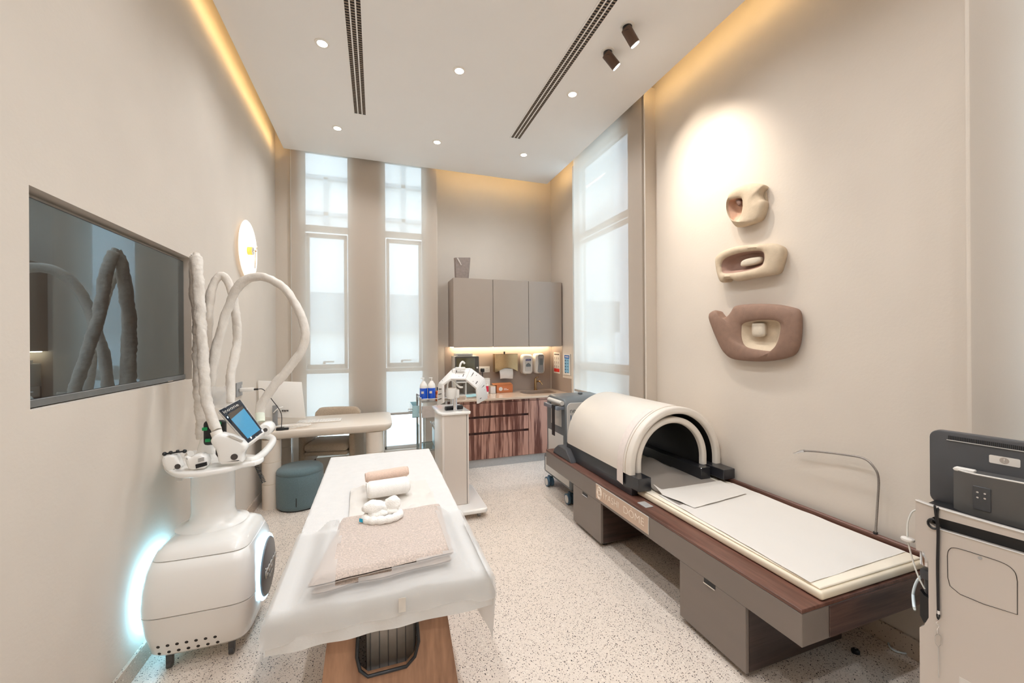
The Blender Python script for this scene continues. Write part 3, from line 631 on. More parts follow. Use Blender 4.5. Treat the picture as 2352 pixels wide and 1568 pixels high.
obj('hub_face', MB().cyl(cd+Vector((0.065, 0, 0)), cd+Vector((0.070, 0, 0)), 0.034), M_STEEL, t)
def hand(name, dy, dz): obj(name, MB().cyl(cd+Vector((0.088, 0, 0)), cd+Vector((0.088, dy, dz)), 0.003), M_BRASS, t)
hand('needle', -0.085, -0.022); hand('needle', 0.05, 0.055); hand('needle', -0.03, -0.16); obj('hub_pin', MB().cyl(cd+Vector((0.079, 0, 0)), cd+Vector((0.095, 0, 0)), 0.006), M_BRASS, t)
light('disc_lamp_glow', 'POINT', cd+Vector((0.16, 0, 0)), 2.0, (1, 0.92, 0.82), shadow_soft_size=0.1)

# ================================================================== WALL SCULPTURES
def outline(pts, xw): return [at('x', xw, 1580+u/3.267, 380+v/3.267) for u, v in pts]
M_SC1 = mat('sand_stoneware', (190, 172, 148), 0.75, nscale=30, namt=0.06, bump=0.2, bscale=120)
M_SC3 = mat('umber_stoneware', (132, 104, 88), 0.75, nscale=30, namt=0.06, bump=0.2, bscale=120)
M_SCI = mat('brown_glaze_interior', (112, 84, 72), 0.7); M_SCP = mat('blush_clay', (196, 158, 134), 0.7)
def sculpture(name, label, out, hole, mo, mi, depth, back, pebble=None, mp=None, deep=None):
    xs = XR-depth
    O = resample(spline(outline(out, xs), 6, True), 110); H = resample(spline(outline(hole, xs), 6, True), 110)
    c = sum(H, Vector())/len(H)
    k0 = min(range(110), key=lambda k: (O[k]-H[0]).length); O = O[k0:]+O[:k0]
    def flat(R, x, k=1.0, cc=None):
        cc = cc or sum(R, Vector())/len(R); return [Vector((x, cc.y+(p.y-cc.y)*k, cc.z+(p.z-cc.z)*k)) for p in R]
    OS = O[:]
    for _ in range(40): OS = [(OS[k-1]+OS[k]*2+OS[(k+1) % 110])*0.25 for k in range(110)]
    def mixr(t_):
        g = min(1, t_*1.6); return [a.lerp(s_, g).lerp(b, t_) for a, s_, b in zip(O, OS, H)]
    def setx(R, x): return [Vector((x, p.y, p.z)) for p in R]
    t = thing(name, label, 'sculpture', (XR-0.001, c.y, min(p.z for p in O)))
    OB = OS[:]
    for _ in range(60): OB = [(OB[k-1]+OB[k]*2+OB[(k+1) % 110])*0.25 for k in range(110)]
    OB = flat(OB, XR-0.001, 1.02)
    if deep: obj('back_plate', MB().rings([OB, [Vector((XR-0.010, p.y, p.z)) for p in OB], [Vector((XR-0.011, p.y*0.97+0.03*c.y, p.z*0.97+0.03*c.z)) for p in OB]]), mo, t, 60)
    body = MB().rings([flat(O, XR-0.001, 0.95), flat(O, xs+0.05, 0.985), setx(O, xs+0.028), setx(mixr(0.04), xs+0.012), setx(mixr(0.15), xs+0.003), setx(mixr(0.5), xs-0.008), setx(mixr(0.85), xs), setx(mixr(0.97), xs+0.006), setx(H, xs+0.014)], False, False)
    obj('body', body, mo, t, 60)
    bo = flat(H, XR-0.012, 0.62)
    bo = [Vector((p.x, p.y, p.z+back)) for p in bo]
    obj('inner_bowl', MB().rings([setx(H, xs+0.014), [a.lerp(b, 0.3) for a, b in zip(setx(H, xs+0.018), bo)], [a.lerp(b, 0.7) for a, b in zip(setx(H, xs+0.04), bo)], bo], False, True), mi, t, 60)
    if pebble:
        Q = resample(spline(outline(pebble, xs+0.02), 4, True), 40)
        obj('pebble', MB().rings([flat(Q, XR-0.014, 0.9), flat(Q, xs+0.035, 1.0), flat(Q, xs+0.024, 0.93), flat(Q, xs+0.020, 0.6)]), mp, t, 60)
    return t
sculpture('wall_sculpture', 'small sand-coloured mask-like wall sculpture, topmost of the three', [(295,215),(330,175),(400,140),(470,130),(545,138),(550,155),(530,185),(522,220),(535,250),(553,262),(553,300),(535,370),(510,410),(450,435),(360,462),(330,430),(300,370),(290,300)],
  [(300,265),(340,248),(380,243),(400,255),(402,290),(398,340),(375,400),(330,423),(310,385),(292,320)], M_SC1, M_SCP, 0.075, 0.03, [(355,262),(375,252),(392,262),(396,290),(385,305),(372,300)], M_SCI, True)
sculpture('wall_sculpture', 'wide sand-coloured wall sculpture with an oval hollow, middle of the three', [(200,680),(250,640),(350,605),(480,590),(600,582),(660,590),(690,620),(690,680),(665,770),(640,810),(560,830),(430,850),(355,867),(310,848),(270,852),(265,870),(240,878),(220,850),(200,770),(192,720)],
  [(245,730),(280,690),(380,655),(500,638),(550,645),(566,670),(562,720),(530,760),(400,795),(265,808),(243,775)], M_SC1, mat('mauve_brown_glaze', (150, 118, 104), 0.7), 0.085, 0.012, [(388,740),(400,715),(450,695),(530,683),(547,700),(540,720),(500,740),(400,757)], mat('pale_pebble', (196, 184, 166), 0.7))
sculpture('wall_sculpture', 'large umber brown wall sculpture with a notched corner, lowest of the three', [(135,1130),(150,1100),(190,1085),(212,1112),(245,1142),(285,1125),(315,1085),(335,1053),(420,1040),(550,1036),(680,1045),(790,1070),(815,1095),(825,1150),(820,1290),(800,1380),(760,1430),(680,1455),(560,1470),(400,1465),(300,1445),(240,1390),(200,1310),(160,1210)],
  [(392,1220),(400,1190),(450,1170),(560,1158),(660,1165),(686,1200),(680,1270),(660,1370),(640,1392),(540,1385),(430,1360),(395,1300)], M_SC3, M_SC1, 0.070, 0.02, [(475,1190),(490,1182),(555,1182),(568,1195),(572,1260),(555,1284),(490,1284),(475,1260)], mat('pale_pebble', (196, 184, 166)))

# ================================================================== DESK GROUP
DZ = 0.75
t = thing('desk', 'long cream desk with rounded end and round column legs', 'desk', (-0.45, 4.7, 0))
top = rr(-1.10, 4.31, 0.155, 5.065, 0.10, 6); top[0:0] = []
top = [(x, y) for x, y in top]
b = MB(); n = len(top)
def ins(k): return [(x-(k if x > 0 else -k if x < -0.8 else 0), y+(k if y < 4.7 else -k)) for x, y in top]
b.rings([[(x, y, DZ) for x, y in ins(0.004)], [(x, y, DZ-0.005) for x, y in top], [(x, y, DZ-0.03) for x, y in top], [(x, y, DZ-0.06) for x, y in ins(0.012)], [(x, y, DZ-0.08) for x, y in ins(0.035)], [(x, y, DZ-0.09) for x, y in ins(0.07)]])
obj('desktop', b, M_DESK, t, 50)
def leg(x, y, r):
    l = MB(); zz = [0, 0.235, 0.24, 0.425, 0.43, DZ-0.085]
    prof = [(0.001, 0.0), (r, 0.0)]
    for z in (0.24, 0.45): prof += [(r, z-0.003), (r-0.005, z), (r, z+0.003)]
    prof += [(r, DZ-0.085), (0.001, DZ-0.085)]
    l.lathe(prof, (x, y, 0), 36); obj('leg', l, M_DESK, t, 50)
leg(-0.975, 4.40, 0.082); leg(-0.02, 4.42, 0.088); leg(-0.985, 4.98, 0.082); leg(0.0, 4.98, 0.082)

t = thing('monitor', 'white desktop monitor seen from behind on the desk', 'monitor', (-0.88, 4.50, DZ))
y = 4.50
q = [at('y', y+dy, u, v) for u, v, dy in ((584, 874, 0.0), (693, 877, 0.05), (702, 959, 0.05), (597, 957, 0.0))]
q = [Vector((max(p.x, -1.108), p.y, p.z)) for p in q]
obj('panel', MB().slab([q[3], q[2], q[1], q[0]], -0.022, 0.004), M_WHITE2, t)
cen = sum(q, Vector())/4; xd = (q[1]-q[0]).normalized(); yd = (q[0]-q[3]).normalized(); nn = Vector((0, -1, 0))
obj('back_cover', MB().slab([a.lerp(cen, 0.03)+nn*0.0045 for a in (q[3], q[2], q[1], q[0])], 0.004, 0.002), M_LGREY, t)
pb = at('y', y-0.03, 632, 944)
obj('stand_neck', MB().box((pb.x-0.022, y-0.045, DZ+0.008), (pb.x+0.022, y-0.025, pb.z+0.06), 0.006), M_GREYP, t)
obj('stand_foot', MB().prism(rr(pb.x-0.10, y-0.13, pb.x+0.13, y+0.07, 0.04), 'z', DZ+0.0005, DZ+0.010, 0.002, 1), M_WHITE2, t)
for k in range(4):
    pp = at('y', y-0.006, 649+k*4, 943); obj('port', MB().box((pp.x-0.006, y-0.009, pp.z-0.008), (pp.x+0.004, y-0.003, pp.z+0.008)), M_GROOVE, t, False)
t = thing('keyboard', 'slim white keyboard in front of the chair on the desk', 'keyboard', (-0.58, 4.7, DZ))
kb = [at('z', DZ+0.014, *p) for p in ((683, 969), (779, 967), (790, 961), (676, 964))]
ky0 = 4.62; kx0, kx1 = -0.80, -0.37
obj('base', MB().box((kx0, ky0, DZ+0.0005), (kx1, ky0+0.145, DZ+0.013), 0.004), M_WHITE2, t)
k = MB()
for r_ in range(5):
    for c_ in range(15): k.box((kx0+0.012+c_*0.0272, ky0+0.012+r_*0.025, DZ+0.012), (kx0+0.012+c_*0.0272+0.023, ky0+0.012+r_*0.025+0.021, DZ+0.0165), 0.002, 1)
obj('keys', k, M_PAPER, t, kind='stuff')
t = thing('cable_bundle', 'tangle of white cables on the desk at the monitor foot', 'cable', (-0.8, 4.42, DZ))
for s in range(3):
    cx_, cy_ = -0.84+0.03*s, 4.42; pts = [(cx_+(0.11+0.02*s)*math.cos(a*0.7+s)+0.03*math.sin(a*1.9), cy_+0.045*math.sin(a*0.7+s), DZ+0.008+0.006*s+0.012*abs(math.sin(a*0.5))) for a in range(14)]
    obj('cable', MB().tube(spline(pts, 5), 0.0045, 8), M_WHITE2, t)
obj('cable', MB().tube(spline([(pb.x-0.01, y-0.05, DZ+0.16), (pb.x+0.03, y-0.06, DZ+0.20), (pb.x+0.07, y-0.04, DZ+0.21)], 6), 0.005, 8), M_WHITE2, t)
t = thing('power_adapter', 'black tangled cable plugs at the desk edge below the monitor', 'adapter', (-0.9, 4.36, DZ))
obj('body', MB().box((-0.925, 4.335, DZ+0.001), (-0.855, 4.375, DZ+0.028), 0.008), M_BLACK, t)
obj('plug_end', MB().box((-0.86, 4.34, DZ+0.004), (-0.815, 4.365, DZ+0.024), 0.006), M_BLACK, t)
# wall socket with charger and its black lead to the desk
t = thing('wall_socket', 'grey metal socket plate on the left wall behind the hoses', 'socket', (XL, 3.93, 1.15))
obj('face_plate', MB().box((XL, 3.88, 1.145), (XL+0.008, 4.03, 1.265), 0.002, 1), M_GREYP, t); obj('switch', MB().box((XL+0.008, 3.99, 1.21), (XL+0.012, 4.01, 1.24), 0.001, 1), M_LGREY, t)
pc = at('y', 3.95, 565, 897); pe = Vector((XL+0.12, 3.95, 1.20))
t = thing('charger', 'white charger plug sticking out of the grey wall socket', 'charger', (XL+0.008, 3.95, 1.2))
obj('body', MB().box((XL+0.0085, 3.935, 1.185), (XL+0.115, 3.965, 1.215), 0.006), M_WHITE2, t)
t = thing('charging_lead', 'thin black lead from the white charger down to the desk', 'cable', (XL+0.115, 3.95, 1.2))
obj('plug', MB().cyl((XL+0.115, 3.95, 1.20), (XL+0.145, 3.95, 1.20), 0.008), M_BLACK, t)
obj('cable', MB().tube(spline([(XL+0.14, 3.95, 1.20), (XL+0.18, 3.98, 1.19), (-0.90, 4.1, 1.08), (-0.86, 4.25, 0.93), (-0.88, 4.35, DZ+0.02)], 8), 0.0035, 8), M_BLACK, t)

t = thing('armchair', 'oatmeal fabric armchair with wrap-around arms behind the desk', 'chair', (-0.485, 4.885, 0), math.radians(-12), local=True)
rs = []
for i in range(15):
    k = i/14; x = -0.255+0.51*k; cv = 0.05*(1-(2*k-1)**2); e = min(k, 1-k); top = 0.83-0.05*max(0, 1-e/0.12)**2; z0 = 0.60
    y0 = 0.20+cv
    rs.append([Vector((x, y0, z0)), Vector((x, y0+0.03, z0-0.01)), Vector((x, y0+0.055, z0)), Vector((x, y0+0.075, top-0.03)), Vector((x, y0+0.06, top-0.004)), Vector((x, y0+0.045, top)), Vector((x, y0+0.028, top-0.004)), Vector((x, y0+0.012, top-0.03))])
obj('backrest', MB().rings(rs), M_CHAIR, t, 60)
for sx in (-1, 1):
    x = sx*0.262
    obj('arm', MB().box((x-0.034, -0.17, 0.24), (x+0.034, 0.24, 0.60), 0.024, 3), M_CHAIR, t, 50)
    obj('back_post', MB().box((sx*0.235-0.02, 0.205, 0.55), (sx*0.235+0.02, 0.25, 0.68), 0.008, 2), M_CHAIR, t, 50)
    for yy in (-0.15, 0.2): obj('leg', MB().cyl((x, yy, 0.25), (x*1.04, yy*1.1, 0.0), 0.02, 0.014), M_DWOOD, t)
obj('seat_cushion', MB().box((-0.225, -0.22, 0.42), (0.225, 0.20, 0.505), 0.036, 4), M_CHAIR, t, 60)
obj('seat_base', MB().box((-0.225, -0.205, 0.375), (0.225, 0.20, 0.418), 0.018, 3), M_CHAIR, t, 50)
# ottoman
oc = (-0.722, 4.375); R_ = 0.207
t = thing('pouf', 'round teal upholstered pouf on the floor in front of the desk', 'pouf', (*oc, 0))
prof = [(0.001, 0.012), (R_-0.01, 0.012), (R_-0.002, 0.02), (R_, 0.05), (R_+0.003, 0.2), (R_+0.001, 0.325), (R_-0.004, 0.333), (R_+0.001, 0.341), (R_-0.004, 0.365), (R_-0.02, 0.382), (R_-0.06, 0.392), (R_-0.13, 0.397), (0.001, 0.398)]
obj('cushion', MB().lathe(prof, (*oc, 0), 56), M_TEAL, t, 60)
obj('base', MB().lathe([(0.001, 0), (R_-0.015, 0), (R_-0.015, 0.012), (0.001, 0.012)], (*oc, 0), 40), M_BLACK, t)
a = math.atan2(-4.375, 0.60)
obj('seam_tab', MB().box((oc[0]-0.003, oc[1]-R_-0.008, 0.055), (oc[0]+0.003, oc[1]-R_+0.002, 0.135), 0.001, 1), M_BLACK, t)

# ================================================================== TROLLEY
t = thing('medical_trolley', 'steel trolley with a clear drawer between the window and the white tower', 'trolley', (0.62, 4.62, 0))
x0, x1, y0, y1 = 0.455, 0.80, 4.44, 4.80
def bar(a, b, r=0.012): return MB().box((min(a[0], b[0])-r, min(a[1], b[1])-r, min(a[2], b[2])-r), (max(a[0], b[0])+r, max(a[1], b[1])+r, max(a[2], b[2])+r), 0.003, 1)
for x in (x0, x1):
    for yy in (y0, y1):
        obj('post', bar((x, yy, 0.09), (x, yy, 0.975)), M_STEEL, t)
        obj('castor', MB().cyl((x-0.012, yy, 0.035), (x+0.012, yy, 0.035), 0.035).cyl((x, yy, 0.05), (x, yy, 0.09), 0.008), M_SLATE, t)
obj('top_tray', MB().box((x0, y0, 0.925), (x1, y1, 0.933), 0.002, 1), M_STEEL, t)
g = bar((x0, y0, 0.965), (x1, y0, 0.965), 0.005); 
for s in (((x0, y1, 0.965), (x1, y1, 0.965)), ((x0, y0, 0.965), (x0, y1, 0.965)), ((x1, y0, 0.965), (x1, y1, 0.965)), ((x0, y0, 0.20), (x1, y0, 0.20)), ((x0, y0, 0.40), (x1, y0, 0.40)), ((x0, y1, 0.40), (x1, y1, 0.40))): g.box(*[tuple(c+k*0.005 for c in p) for p, k in zip(s, (-1, 1))])
obj('guard_rails', g, M_STEEL, t)
obj('drawer_front', MB().box((x0+0.015, y0-0.004, 0.76), (x1-0.015, y0+0.004, 0.89), 0.002, 1), mat('pale_steel', (206, 198, 192), 0.35, 0.4), t)
d = obj('open_drawer', MB().box((x0-0.085, y0+0.02, 0.765), (x0-0.079, y1-0.02, 0.895), 0.002, 1).box((x0-0.085, y0+0.02, 0.765), (x0-0.012, y0+0.026, 0.895)).box((x0-0.085, y1-0.026, 0.765), (x0-0.012, y1-0.02, 0.895)).box((x0-0.085, y0+0.02, 0.765), (x0-0.012, y1-0.02, 0.771)), mat('clear_aqua_plastic', (168, 206, 214), 0.1, trans=0.0, coat=0.6), t)
obj('handle', MB().tube(spline([(x0-0.086, y0+0.10, 0.825), (x0-0.115, y0+0.10, 0.825), (x0-0.115, y1-0.12, 0.825), (x0-0.086, y1-0.12, 0.825)], 4), 0.005, 8), M_CHROME, d)
obj('side_panel', MB().box((x0+0.002, y0+0.02, 0.12), (x0+0.006, y1-0.02, 0.64)), mat('teal_clear_acrylic', (120, 196, 208), 0.1, coat=0.6), t, False)
for z in (0.20, 0.40): obj('shelf', MB().box((x0, y0, z-0.012), (x1, y1, z-0.006)), M_CLEAR, t, False)
t = thing('white_case', 'white rounded case standing on the lower shelf of the steel trolley', 'case', (0.72, 4.6, 0.395))
obj('case', MB().box((0.62, 4.50, 0.3955), (0.80, 4.76, 0.66), 0.03, 4), M_WHITE2, t); obj('handle', MB().tube(spline([(0.625, 4.55, 0.60), (0.60, 4.55, 0.66), (0.60, 4.70, 0.66), (0.625, 4.70, 0.60)], 5), 0.008, 8), M_LGREY, t)
def pump(x, y, label):
    t = thing('pump_bottle', label, 'bottle', (x, y, 0.933), group='blue and white pump bottles'); c = (x, y, 0.9335)
    obj('bottle', MB().lathe([(0.001, 0), (0.040, 0), (0.042, 0.006), (0.042, 0.165), (0.037, 0.19), (0.022, 0.212), (0.016, 0.225), (0.001, 0.225)], c), M_WHITE2, t)
    obj('label', MB().lathe([(0.0428, 0.028), (0.0428, 0.148), (0.0422, 0.148), (0.0422, 0.028)], c), mat('royal_blue_label', (14, 84, 206), 0.25, coat=0.4), t)
    obj('print', MB().box((x-0.03, y-0.0434, 0.933+0.09), (x-0.002, y-0.038, 0.933+0.115)), M_PAPER, t, False)
    obj('pump', MB().cyl((x, y, 1.155), (x, y, 1.190), 0.007).box((x-0.03, y-0.007, 1.187), (x+0.01, y+0.007, 1.198), 0.003), M_WHITE2, t)
pump(0.500, 4.52, 'white pump bottle with a royal blue label, the left one on the trolley')
pump(0.590, 4.52, 'white pump bottle with a royal blue label, the right one on the trolley')
t = thing('orange_bottle', 'short orange bottle with a black cap beside the pump bottles', 'bottle', (0.668, 4.52, 0.933)); c = (0.668, 4.52, 0.9335)
obj('bottle', MB().lathe([(0.001, 0), (0.034, 0), (0.034, 0.10), (0.02, 0.115), (0.001, 0.115)], c), mat('orange_plastic', (224, 108, 40), 0.35), t); obj('cap', MB().lathe([(0.001, 0.115), (0.022, 0.115), (0.022, 0.15), (0.001, 0.15)], c), M_BLACK, t); obj('label', MB().lathe([(0.0346, 0.04), (0.0346, 0.07), (0.034, 0.07), (0.034, 0.04)], c), mat('peach_label', (240, 178, 140), 0.5), t)

# ================================================================== LIGHT THERAPY TOWER
t = thing('light_therapy_tower', 'tall white column device on castors with five hinged slotted panels above', 'device', (0.70, 3.80, 0))
X0, X1, Y0, Y1 = 0.565, 0.815, 3.62, 4.12
obj('base_plate', MB().prism(rr(0.44, 3.45, 0.955, 4.12, 0.05), 'z', 0.052, 0.082, 0.006, 2), M_WHITE, t)
for x, yy in ((0.88, 3.52), (0.50, 3.52), (0.88, 4.05), (0.50, 4.05)): obj('castor', MB().cyl((x-0.012, yy, 0.026), (x+0.012, yy, 0.026), 0.026).box((x-0.02, yy-0.02, 0.04), (x+0.02, yy+0.02, 0.054)), M_GREYP, t)
obj('column', MB().box((X0, Y0, 0.082), (X1, Y1, 0.925), 0.006), mat('pearl_column_paint', (232, 224, 216), 0.4, nscale=3, namt=0.01), t)
obj('front_panel', MB().box((X0+0.022, Y0-0.003, 0.088), (X1-0.022, Y0+0.002, 0.915), 0.001, 1), mat('pearl_front_panel', (218, 208, 198), 0.4, nscale=3, namt=0.01), t)
obj('joint', MB().box((X1-0.021, Y0-0.0035, 0.088), (X1-0.018, Y0+0.002, 0.918)), M_GROOVE, t, False)
obj('top_plate', MB().prism([(X0-0.03, Y0+0.05), (X0-0.005, Y0-0.02), (X1+0.01, Y0-0.02), (X1+0.025, Y0+0.02), (X1+0.01, Y1), (X0+0.02, Y1+0.02), (X0-0.03, Y1-0.03)], 'z', 0.925, 0.945, 0.005, 2), M_WHITE, t)
pc = at('z', 0.95, 1045, 941)
obj('handle_roll', MB().cyl(pc+Vector((-0.085, 0.03, 0.012)), pc+Vector((0.085, 0.07, 0.012)), 0.022), M_BLACK, t)
pt_ = at('y', pc.y, 1047, 912)
obj('post', MB().cyl((pc.x, pc.y, 0.945), (pc.x, pc.y, pt_.z+0.01), 0.02), M_CHROME, t)
obj('joint_block', MB().box((pc.x-0.03, pc.y-0.03, pt_.z-0.005), (pc.x+0.04, pc.y+0.03, pt_.z+0.08), 0.012), M_WHITE, t)
obj('arm', MB().box((pc.x-0.02, pc.y, pt_.z+0.06), (pc.x+0.015, pc.y+0.06, pt_.z+0.27), 0.01), M_WHITE, t)
yn, yr = pc.y-0.10, pc.y+0.10
nearp = [(1017, 925), (1016, 882), (1034, 869), (1070, 870), (1096, 892), (1099, 928)]
farp = [(1003, 932), (1006, 880), (1040, 845), (1082, 844), (1114, 868), (1121.5, 915)]
NP = [at('y', yn, *q) for q in nearp]; FP = [at('y', yr, *q) for q in farp]
for i in range(5):
    q = [NP[i], NP[i+1], FP[i+1], FP[i]]; cen = sum(q, Vector())/4
    q = [p.lerp(cen, 0.03) for p in q]
    pn = obj('light_panel', MB().slab(q, 0.02, 0.006), mat('matt_white_panel', (226, 222, 217), 0.5, namt=0.01), t)
    nrm = (q[1]-q[0]).cross(q[3]-q[0]).normalized(); s = MB()
    for k in (0.25, 0.5, 0.75):
        a = q[0].lerp(q[1], k).lerp(q[3].lerp(q[2], k), 0.18); b_ = q[0].lerp(q[1], k).lerp(q[3].lerp(q[2], k), 0.80); wv = (q[1]-q[0]).normalized()*0.0042
        for sd in (1, ): s.slab([a-wv+nrm*0.0008, a+wv+nrm*0.0008, b_+wv+nrm*0.0008, b_-wv+nrm*0.0008], 0.0006)
        o2 = -nrm*0.0212; s.slab([a-wv+o2, a+wv+o2, b_+wv+o2, b_-wv+o2], 0.0006)
    obj('vent_slots', s, mat('slot_grey', (78, 68, 62), 0.6), pn, False)
pk = at('y', pc.y, 1058, 838)
obj('top_knob', MB().tube(spline([pk+Vector((-0.01, 0, -0.03)), pk+Vector((0.0, 0, 0.01)), pk+Vector((0.02, 0, 0.03)), pk+Vector((0.04, 0, 0.012))], 6), 0.010).box(pk+Vector((-0.05, -0.02, -0.05)), pk+Vector((0.045, 0.03, -0.02)), 0.008), M_WHITE, t)
pb2 = at('y', pc.y-0.03, 1036, 903)
obj('steam_cup', MB().lathe([(0.001, -0.055), (0.035, -0.05), (0.052, -0.02), (0.052, 0.05), (0.001, 0.052)], pb2), M_WHITE, t)
obj('curved_tube', MB().tube(spline([pb2+Vector((-0.035, 0, 0.045)), pb2+Vector((-0.03, 0, 0.10)), pb2+Vector((0.0, 0, 0.125)), pb2+Vector((0.04, 0, 0.10)), pb2+Vector((0.075, -0.01, 0.06)), pb2+Vector((0.11, -0.02, 0.055))], 6), 0.009), M_WHITE, t)

# ================================================================== TREATMENT TABLE (massage couch)
TX0, TX1, TY0, TY1, TZ = -0.335, 0.405, 1.46, 3.33, 0.715
t = thing('treatment_table', 'padded treatment table on an oak pedestal, covered by the white sheet', 'treatment table', (0.03, 2.3, 0))
obj('mattress', MB().box((TX0+0.015, TY0+0.015, 0.63), (TX1-0.015, TY1-0.015, TZ-0.012), 0.03, 4), M_CREAM, t)
obj('frame', MB().box((TX0+0.05, TY0+0.06, 0.595), (TX1-0.05, TY1-0.06, 0.63), 0.004), M_LGREY, t)
# tapered oak pedestal, open at the end to show the lift column
yb0, yb1 = 1.40, 1.50      # end face leans: foot nearer the camera
bx0, bx1, ux0, ux1 = -0.235, 0.325, -0.165, 0.245
def face(x, z): # point on the leaning end face; x fraction 0..1
    k = z/0.59; return Vector((bx0+(ux0-bx0)*k+(bx1-bx0+((ux1-ux0)-(bx1-bx0))*k)*x, yb0+(yb1-yb0)*k, z))
hole = [(0.24, 0.59), (0.24, 0.50), (0.27, 0.455), (0.33, 0.43), (0.62, 0.43), (0.69, 0.455), (0.73, 0.50), (0.73, 0.59)]
pan = MB(); pl = [(0, 0), (1, 0), (1, 0.59)] + hole[::-1] + [(0, 0.59)]
tb = bmesh.new(); v0 = [tb.verts.new(face(x, z)) for x, z in pl]; v1 = [tb.verts.new(face(x, z)+Vector((0, 0.02, 0))) for x, z in pl]
tb.faces.new(v0); tb.faces.new(v1[::-1])
for k in range(len(pl)): tb.faces.new((v0[(k+1) % len(pl)], v0[k], v1[k], v1[(k+1) % len(pl)]))
bmesh.ops.triangulate(tb, faces=[f for f in tb.faces if len(f.verts) > 4]); bmesh.ops.recalc_face_normals(tb, faces=tb.faces[:]); pan._join(tb)
obj('end_panel', pan, M_OAK, t, False)
for x in (0.0, 1.0):
    a, b_ = face(x, 0), face(x, 0.59); e = 0.02 if x == 0 else -0.02; far_ = 3.1
    sp = MB().slab([a+Vector((0, 0.021, 0)), Vector((a.x, far_+0.1, 0)), Vector((b_.x, far_, 0.59)), b_+Vector((0, 0.021, 0))], 0.018*(1 if x == 1 else -1))
    obj('side_panel', sp, M_OAK, t, False)
tr = MB(); tr.tube([face(x, z)+Vector((0, -0.004, 0)) for x, z in hole], 0.006, 8); obj('opening_trim', tr, M_BLACK, t)
obj('lift_column', MB().box((-0.045, 1.58, 0.02), (0.14, 1.80, 0.594), 0.01), mat('ribbed_aluminium', (206, 200, 194), 0.4, 0.1), t)
g = MB()
for k in range(6): g.box((-0.03+k*0.032, 1.577, 0.02), (-0.026+k*0.032, 1.5795, 0.59))
obj('column_grooves', g, M_GREYP, t, False)
s = obj('rating_label', MB().box((0.03, 1.505, 0.555), (0.075, 1.507, 0.585)), M_PAPER, t, False)
obj('red_mark', MB().cyl((0.042, 1.5049, 0.57), (0.042, 1.503, 0.57), 0.006), mat('red_mark', (196, 40, 36)), s)
obj('foot', MB().box((0.29, 1.40, 0.0), (0.345, 1.52, 0.075), 0.01), M_WHITE2, t); obj('foot', MB().box((-0.26, 1.40, 0.0), (-0.205, 1.52, 0.06), 0.01), M_WHITE2, t)

def drape(name, x0, x1, y0, y1, z, hang, seed, wr=0.004, nx=60, ny=120, flare=0.0, fold=0.010, zf=None, near_only=False):
    """sheet lying on a slab top and falling over its edges"""
    rows = []; hx = hang
    ys = [y0-hx*(1-j/10) for j in range(10)] + [y0+(y1-y0)*j/ny for j in range(ny+1)] + ([] if near_only else [y1+hx*(j+1)/6*0.7 for j in range(6)])
    xs = [x0-hx*(1-j/10) for j in range(10)] + [x0+(x1-x0)*j/nx for j in range(nx+1)] + [x1+hx*(j+1)/10 for j in range(10)]
    for y in ys:
        row = []
        for x in xs:
            dx = max(0, x0-x, x-x1); dy = max(0, y0-y, y-y1); sx = -1 if x < x0 else 1; sy = -1 if y < y0 else 1
            d = max(dx, dy)
            px_ = min(max(x, x0), x1); py_ = min(max(y, y0), y1)
            out = 0.012*min(1, d/0.03)
            nv = noise.noise(Vector((x*5, y*5, seed)))*wr + noise.noise(Vector((x*14, y*14, seed+5)))*wr*0.4
            f = 0
            if dx > 0 or dy > 0:
                along = (py_ if dx > dy else px_); f = fold*(d/hx)*math.sin(along*34+seed*3+3*noise.noise(Vector((along*3, seed, 0))))+flare*(d/hx)
            zz = (zf(px_, py_) if zf else z) - max(0, d-0.012)*1.0 - (0.006 if d > 0 else 0) + (nv if d == 0 else 0)
            X = px_ + (sx*(out+f) if dx > 0 else 0); Y = py_ + (sy*(out+f) if dy > 0 else 0)
            if dx == 0 and dy == 0: X, Y = x, y
            row.append((X, Y, zz))
        rows.append(row)
    return MB().grid(rows)
t = thing('bed_sheet', 'white disposable sheet draped over the padded treatment table', 'sheet', (0.03, 2.3, TZ))
dm = drape('s', TX0, TX1, TY0, TY1, TZ, 0.128, 1.3, 0.007, fold=0.004)
obj('cloth', dm, M_SHEET, t, 60)
t = thing('paper_liner', 'crumpled square white liner beneath the rolled towels', 'liner', (0.06, 2.3, TZ))
rows = []
for j in range(26):
    rows.append([(-0.13+0.44*i/25+0.02*j/25*(-1), 1.98+0.56*j/25, TZ+0.011+0.010*noise.noise(Vector((i*0.35, j*0.35, 4)))**2*4+0.004*noise.noise(Vector((i*.9, j*.9, 9)))) for i in range(26)])
obj('liner', MB().grid(rows), M_PAPER, t, 60)
